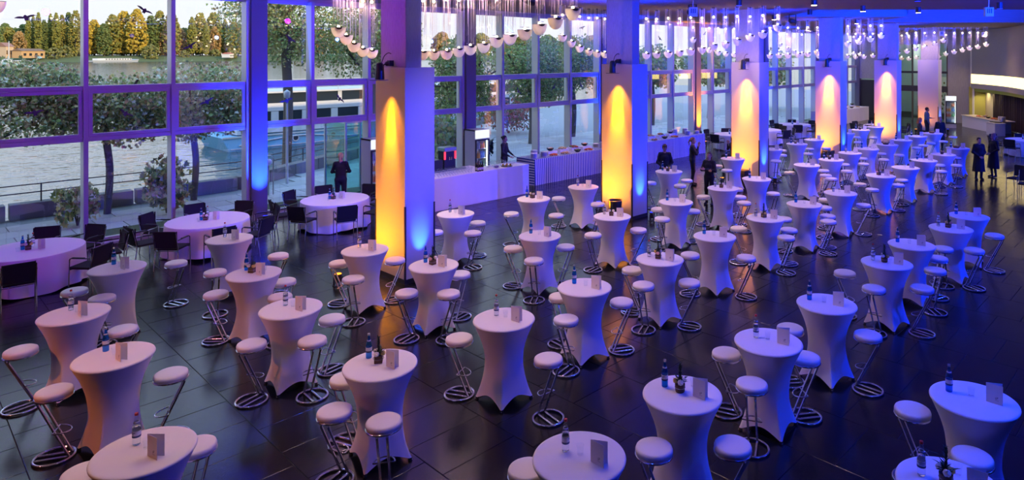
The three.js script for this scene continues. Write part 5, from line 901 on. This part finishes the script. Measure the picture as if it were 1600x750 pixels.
// ---------------------------------------------------------------- people
{
  // smooth union of tapered bones, meshed on a grid (surface nets), coloured by the nearest bone
  function nets(dist, lo, hi, cell, colour) {
    const n = [0, 1, 2].map(k => Math.ceil((hi[k] - lo[k]) / cell) + 1), [nx, ny, nz] = n, F = new Float32Array(nx * ny * nz), id = new Int32Array(nx * ny * nz).fill(-1), P = [], C = [], I = [];
    const at3 = (i, j, k) => (k * ny + j) * nx + i;
    for (let k = 0; k < nz; k++) for (let j = 0; j < ny; j++) for (let i = 0; i < nx; i++) F[at3(i, j, k)] = dist(lo[0] + i * cell, lo[1] + j * cell, lo[2] + k * cell);
    for (let k = 0; k < nz - 1; k++) for (let j = 0; j < ny - 1; j++) for (let i = 0; i < nx - 1; i++) {
      let m = 0, sx = 0, sy = 0, sz = 0, c = 0; const f = [];
      for (let q = 0; q < 8; q++) { f[q] = F[at3(i + (q & 1), j + (q >> 1 & 1), k + (q >> 2))]; if (f[q] < 0) m |= 1 << q; }
      if (m === 0 || m === 255) continue;
      for (let a = 0; a < 8; a++) for (const b of [a | 1, a | 2, a | 4]) if (b !== a && (f[a] < 0) !== (f[b] < 0)) { const t = f[a] / (f[a] - f[b]); sx += (a & 1) + t * ((b & 1) - (a & 1)); sy += (a >> 1 & 1) + t * ((b >> 1 & 1) - (a >> 1 & 1)); sz += (a >> 2) + t * ((b >> 2) - (a >> 2)); c++; }
      id[at3(i, j, k)] = P.length / 3; const x = lo[0] + (i + sx / c) * cell, y = lo[1] + (j + sy / c) * cell, z = lo[2] + (k + sz / c) * cell; P.push(x, y, z); C.push(...colour(x, y, z));
    }
    const quad = (a, b, c, d, flip) => { if (a < 0 || b < 0 || c < 0 || d < 0) return; flip ? I.push(a, c, b, a, d, c) : I.push(a, b, c, a, c, d); };
    for (let k = 1; k < nz - 1; k++) for (let j = 1; j < ny - 1; j++) for (let i = 1; i < nx - 1; i++) {
      const s = F[at3(i, j, k)] < 0;
      if (s !== F[at3(i + 1, j, k)] < 0) quad(id[at3(i, j - 1, k - 1)], id[at3(i, j, k - 1)], id[at3(i, j, k)], id[at3(i, j - 1, k)], !s);
      if (s !== F[at3(i, j + 1, k)] < 0) quad(id[at3(i - 1, j, k - 1)], id[at3(i - 1, j, k)], id[at3(i, j, k)], id[at3(i, j, k - 1)], !s);
      if (s !== F[at3(i, j, k + 1)] < 0) quad(id[at3(i - 1, j - 1, k)], id[at3(i, j - 1, k)], id[at3(i, j, k)], id[at3(i - 1, j, k)], !s);
    }
    const g = new THREE.BufferGeometry(); g.setAttribute('position', new THREE.Float32BufferAttribute(P, 3)); g.setAttribute('color', new THREE.Float32BufferAttribute(C, 3)); g.setIndex(I); g.computeVertexNormals(); return g;
  }
  const cone = (x, y, z, a, b, r1, r2, sx = 1) => { const dx = b[0] - a[0], dy = b[1] - a[1], dz = b[2] - a[2], px = x - a[0], py = y - a[1], pz = z - a[2], t = Math.max(0, Math.min(1, (px * dx + py * dy + pz * dz) / (dx * dx + dy * dy + dz * dz + 1e-9))); return Math.hypot((px - t * dx) / sx, py - t * dy, pz - t * dz) - (r1 + (r2 - r1) * t); };
  const smin = (a, b, k) => { const h = Math.max(k - Math.abs(a - b), 0) / k; return Math.min(a, b) - h * h * k * 0.25; };
  const skin = [0.42, 0.23, 0.16];
  const headGeo = nets((x, y, z) => {
    let d = (Math.hypot(x / 0.074, (y - 0.02) / 0.098, (z + 0.012) / 0.094) - 1) * 0.078;
    d = smin(d, (Math.hypot(x / 0.056, (y + 0.055) / 0.062, (z - 0.025) / 0.062) - 1) * 0.056, 0.03);
    d = smin(d, cone(x, y, z, [0, 0.01, 0.078], [0, -0.028, 0.104], 0.008, 0.013), 0.012);
    d = smin(d, cone(x, y, z, [-0.016, -0.06, 0.083], [0.016, -0.06, 0.083], 0.006, 0.006), 0.012);
    for (const s of [-1, 1]) { d = smin(d, (Math.hypot((x - s * 0.077) / 0.010, (y + 0.005) / 0.032, (z + 0.012) / 0.02) - 1) * 0.012, 0.008); d = Math.max(d, 0.012 - Math.hypot(x - s * 0.03, y - 0.006, z - 0.092)); }
    return smin(d, cone(x, y, z, [0, -0.06, -0.015], [0, -0.14, -0.02], 0.05, 0.055), 0.03);
  }, [-0.11, -0.15, -0.13], [0.11, 0.14, 0.14], 0.006, (x, y, z) => z > 0.07 && Math.abs(y - 0.006) < 0.009 && Math.abs(Math.abs(x) - 0.03) < 0.014 ? [0.05, 0.035, 0.03] : z > 0.07 && Math.abs(y + 0.06) < 0.008 && Math.abs(x) < 0.022 ? [0.4, 0.12, 0.1] : skin);
  // hand: palm along -y from the wrist, fingers at the end, thumb from the side of the palm (local x)
  const fingers = [[-0.028, 0.062, 0.0085], [-0.0095, 0.072, 0.009], [0.0095, 0.067, 0.0088], [0.027, 0.052, 0.008]];
  const handGeo = nets((x, y, z) => {
    let d = (Math.hypot(x / 0.040, (y + 0.048) / 0.05, z / 0.017) - 1) * 0.017;
    d = smin(d, cone(x, y, z, [0, 0.02, 0], [0, -0.02, 0], 0.024, 0.024), 0.015);
    for (const [fx, L, r] of fingers) { const f = Math.min(cone(x, y, z, [fx * 0.9, -0.085, 0], [fx, -0.085 - L * 0.5, 0.012], r, r * 0.95), cone(x, y, z, [fx, -0.085 - L * 0.5, 0.012], [fx * 1.02, -0.085 - L * 0.85, 0.036], r * 0.95, r * 0.8)); d = smin(d, f, 0.006); }
    const th = Math.min(cone(x, y, z, [-0.032, -0.025, 0.004], [-0.056, -0.058, 0.016], 0.0115, 0.010), cone(x, y, z, [-0.056, -0.058, 0.016], [-0.056, -0.085, 0.026], 0.010, 0.0085));
    return smin(d, th, 0.008);
  }, [-0.085, -0.18, -0.04], [0.06, 0.05, 0.07], 0.004, () => skin);
  const orient = (g, from, to, x, mirror) => {        // places a hand at the wrist `to`, along the forearm direction
    const c = g.clone(); if (mirror) { c.scale(-1, 1, 1); const ix = c.index.array; for (let i = 0; i < ix.length; i += 3) { const t = ix[i]; ix[i] = ix[i + 1]; ix[i + 1] = t; } c.computeVertexNormals(); }
    const dir = V(to[0] - from[0], to[1] - from[1], to[2] - from[2]).normalize(); c.applyQuaternion(new THREE.Quaternion().setFromUnitVectors(V(0, -1, 0), dir)); return c.translate(to[0] + dir.x * 0.02, to[1] + dir.y * 0.02, to[2] + dir.z * 0.02);
  };
  const bodyMat = new THREE.MeshStandardMaterial({ vertexColors: true, roughness: 0.8 });
  // arms: [left elbow, left wrist, right elbow, right wrist] at a height of 1.72 m, +z is forward
  const ARMS = {
    down: [[-0.225, 1.12, -0.03], [-0.24, 0.88, 0.06], [0.225, 1.12, -0.03], [0.24, 0.88, 0.06]],
    crossed: [[-0.235, 1.14, 0.07], [0.06, 1.15, 0.2], [0.235, 1.13, 0.06], [-0.07, 1.18, 0.19]],
    front: [[-0.24, 1.13, 0.0], [-0.06, 0.98, 0.18], [0.24, 1.13, 0.0], [0.06, 0.97, 0.18]],
    face: [[-0.2, 1.16, 0.16], [-0.07, 1.4, 0.22], [0.2, 1.16, 0.16], [0.06, 1.42, 0.2]],
    reach: [[-0.24, 1.14, 0.04], [-0.16, 1.0, 0.28], [0.24, 1.14, 0.04], [0.16, 1.0, 0.28]],
    talk: [[-0.225, 1.12, -0.03], [-0.24, 0.88, 0.06], [0.24, 1.15, 0.05], [0.2, 1.12, 0.3]],
    back: [[-0.25, 1.15, 0.05], [-0.1, 1.1, 0.2], [0.25, 1.15, 0.05], [0.1, 1.1, 0.2]],
  };
  function person(label, { x, z, face, h = 1.72, arms = 'down', top = [0.01, 0.01, 0.012], legs = [0.008, 0.008, 0.01], hair = [0.05, 0.03, 0.015], hairStyle = 'short', nod = 0, turnHead = 0, sit = 0, apron = null, wide = 1, y = 0, stride = 0 }) {
    const A = ARMS[arms], s = h / 1.72, drop = sit ? 0.9 - sit : 0, bones = [], B = (a, b, r1, r2, c, sx) => bones.push([a, b, r1 * wide, r2 * wide, c, sx]);
    const up = p => [p[0], p[1] - drop, p[2]], hip = 0.91 - drop;
    for (const k of [-1, 1]) {
      const knee = sit ? [k * 0.11, hip - 0.03, 0.42] : [k * 0.095, 0.49, 0.03 + k * stride * 0.5], ank = sit ? [k * 0.11, Math.max(0.08, hip - 0.45), 0.4] : [k * 0.10, 0.085, -0.02 + k * stride];
      B([k * 0.09, hip, 0], knee, 0.092, 0.062, legs); B(knee, ank, 0.06, 0.042, legs); B([ank[0], ank[1] - 0.04, ank[2]], [ank[0] + k * 0.015, ank[1] - 0.052, ank[2] + 0.15], 0.042, 0.034, [0.006, 0.006, 0.006]);
    }
    B(up([0, 0.93, -0.005]), up([0, 1.08, 0]), 0.115, 0.10, legs, 1.35); B(up([0, 1.06, 0]), up([0, 1.3, 0.005]), 0.105, 0.118, top, 1.38); B(up([-0.13, 1.405, -0.005]), up([0.13, 1.405, -0.005]), 0.07, 0.07, top); B(up([0, 1.4, -0.01]), up([0, 1.5, 0.0]), 0.062, 0.05, skin);
    for (const k of [0, 2]) { const sh = [k ? 0.165 : -0.165, 1.4, -0.005]; B(up(sh), up(A[k]), 0.058, 0.045, top); B(up(A[k]), up(A[k + 1]), 0.045, 0.029, top); }
    const lo = [-0.5, -0.06, -0.4], hi = [0.5, up([0, 1.53, 0])[1], 0.62];
    const body = nets((px, py, pz) => { let d = 9; for (const b of bones) d = smin(d, cone(px, py, pz, b[0], b[1], b[2], b[3], b[5] ?? 1), 0.045); return d; }, lo, hi, 0.014, (px, py, pz) => { let m = 9, c = top; for (const b of bones) { const d = cone(px, py, pz, b[0], b[1], b[2], b[3], b[5] ?? 1); if (d < m) { m = d; c = b[4]; } } return c; });
    const hc = up([0, 1.615, 0.02]), turn = new THREE.Euler(nod, turnHead, 0), head = headGeo.clone(); head.applyMatrix4(new THREE.Matrix4().makeRotationFromEuler(turn)).translate(...hc);
    const g = mergeGeometries([body, head, orient(handGeo, up(A[0]), up(A[1]), 0, true), orient(handGeo, up(A[2]), up(A[3]), 0, false)]); g.scale(s, s, s);
    const o = thing('person', label, 'person', null, [x, y, z], face); part(o, 'body', g, bodyMat);
    // hair: a shell over the skull, cut away at the face
    const H = nets((px, py, pz) => {
      let d = (Math.hypot(px / 0.083, (py - 0.03) / 0.1, (pz + 0.02) / 0.098) - 1) * 0.083 + 0.004 * Math.sin(px * 160) * Math.sin(pz * 90 + py * 120);
      d = Math.max(d, Math.min(pz - 0.035 - Math.max(0, py - 0.045) * 1.4, 0.052 - py + 0.2 * Math.abs(px)));
      if (hairStyle === 'tail') d = smin(d, Math.min(cone(px, py, pz, [0, 0.03, -0.11], [0, -0.05, -0.155], 0.026, 0.026), cone(px, py, pz, [0, -0.05, -0.155], [0, -0.17, -0.14], 0.026, 0.01)), 0.02);
      else if (hairStyle === 'long') d = smin(d, Math.min(cone(px, py, pz, [-0.06, 0, -0.05], [-0.075, -0.17, -0.04], 0.035, 0.03), cone(px, py, pz, [0.06, 0, -0.05], [0.075, -0.17, -0.04], 0.035, 0.03), cone(px, py, pz, [0, 0, -0.08], [0, -0.18, -0.08], 0.05, 0.045, 1.5)), 0.03);
      else if (hairStyle === 'bun') d = smin(d, Math.hypot(px, py - 0.05, pz + 0.12) - 0.04, 0.015);
      else d = Math.max(d, -(py + 0.045 + Math.max(0, pz) * 0.8));
      return d;
    }, [-0.13, -0.24, -0.2], [0.13, 0.16, 0.13], 0.008, () => hair);
    H.applyMatrix4(new THREE.Matrix4().makeRotationFromEuler(turn)).translate(...hc); H.scale(s, s, s); part(o, 'hair', H, bodyMat);
    if (apron) part(o, 'apron', gridMesh(40, 12, (u, v) => { const a = u * Math.PI * 2, t = 1 - v, r = 0.15 + 0.05 * t + 0.012 * t * Math.sin(a * 7); return [r * 1.22 * Math.cos(-a) * s, (1.06 - t * apron) * s, r * 0.92 * Math.sin(-a) * s]; }), std([0.012, 0.011, 0.012], 0.85, 0, { side: THREE.DoubleSide }));
    return o;
  }
  const F = (d, r) => { const v = dr(d, r); return Math.atan2(v[0], v[1]); };       // heading: along the photo's axis d (away) and across r (to the right)
  person('woman in black with a blonde ponytail, seen from behind at the window', { x: 9.95, z: -19.75, face: F(1, -0.25), h: 1.74, arms: 'back', hair: [0.55, 0.42, 0.18], hairStyle: 'tail', legs: [0.012, 0.014, 0.03] });
  person('server in black behind the drinks counter, looking right', { x: 16.25, z: -19.45, face: F(-0.3, 1), h: 1.74, arms: 'reach', hair: [0.012, 0.009, 0.007], hairStyle: 'bun' });
  person('man in dark jacket behind a bar table, looking down', { x: 18.35, z: -13.55, face: F(-1, -0.05), h: 1.74, arms: 'front', hair: [0.10, 0.05, 0.02], nod: 0.45, legs: [0.01, 0.01, 0.014] });
  person('standing woman in black with hands raised to her face', { x: 20.6, z: -13.95, face: F(-0.25, 1), h: 1.74, arms: 'face', hair: [0.22, 0.11, 0.05], hairStyle: 'tail' });
  person('woman in black with crossed arms between the bar tables', { x: 18.3, z: -11.75, face: F(-0.9, -0.55), h: 1.66, arms: 'crossed', hair: [0.09, 0.04, 0.02], hairStyle: 'long', nod: -0.15 });
  person('seated person in orange light with a hand at the face', { x: 24.8, z: -14.75, face: -2.2, h: 1.68, arms: 'face', sit: 0.56, hair: [0.3, 0.12, 0.03], hairStyle: 'short', top: [0.02, 0.012, 0.012], nod: 0.3 });
  person('man in a grey-blue shirt standing before the far column', { x: 41.3, z: -11.9, face: F(-0.2, 1), h: 1.78, arms: 'talk', top: [0.12, 0.16, 0.24], legs: [0.02, 0.02, 0.03], hair: [0.03, 0.018, 0.01], wide: 1.12 });
  person('red-haired person in black seated at the far bar table', { x: 35.3, z: -10.5, face: F(-0.3, 1), h: 1.68, arms: 'front', sit: 0.9, y: 0, hair: [0.34, 0.11, 0.03], hairStyle: 'long', nod: 0.3 });
  place(stoolProto, 'bar_stool', 'white stool under the seated red-haired person', 'stool', 'white bar stools', [35.3, 0, -10.5], F(-0.3, 1));
  person('woman in black with reddish hair standing far back', { x: 36.5, z: -9.9, face: F(-1, -0.4), h: 1.68, arms: 'down', hair: [0.4, 0.16, 0.07], hairStyle: 'short', apron: 0.55 });
  person('waiter in long black apron with folded hands, facing the hall', { x: 29.0, z: -6.5, face: F(-1, -0.1), h: 1.6, arms: 'front', hair: [0.02, 0.012, 0.008], hairStyle: 'short', apron: 0.72, wide: 1.1 });
  person('slim waitress in long black apron turned to her colleague', { x: 29.95, z: -6.2, face: F(-0.15, -1), h: 1.7, arms: 'front', hair: [0.4, 0.2, 0.1], hairStyle: 'tail', apron: 0.7, wide: 0.95 });
}
// ----------------------------------------------------------------
scene.traverse(o => { if (o.isMesh) { o.castShadow = true; o.receiveShadow = true; } if (o.isLight && o.shadow) o.castShadow = true; });
renderer.render(scene, camera);
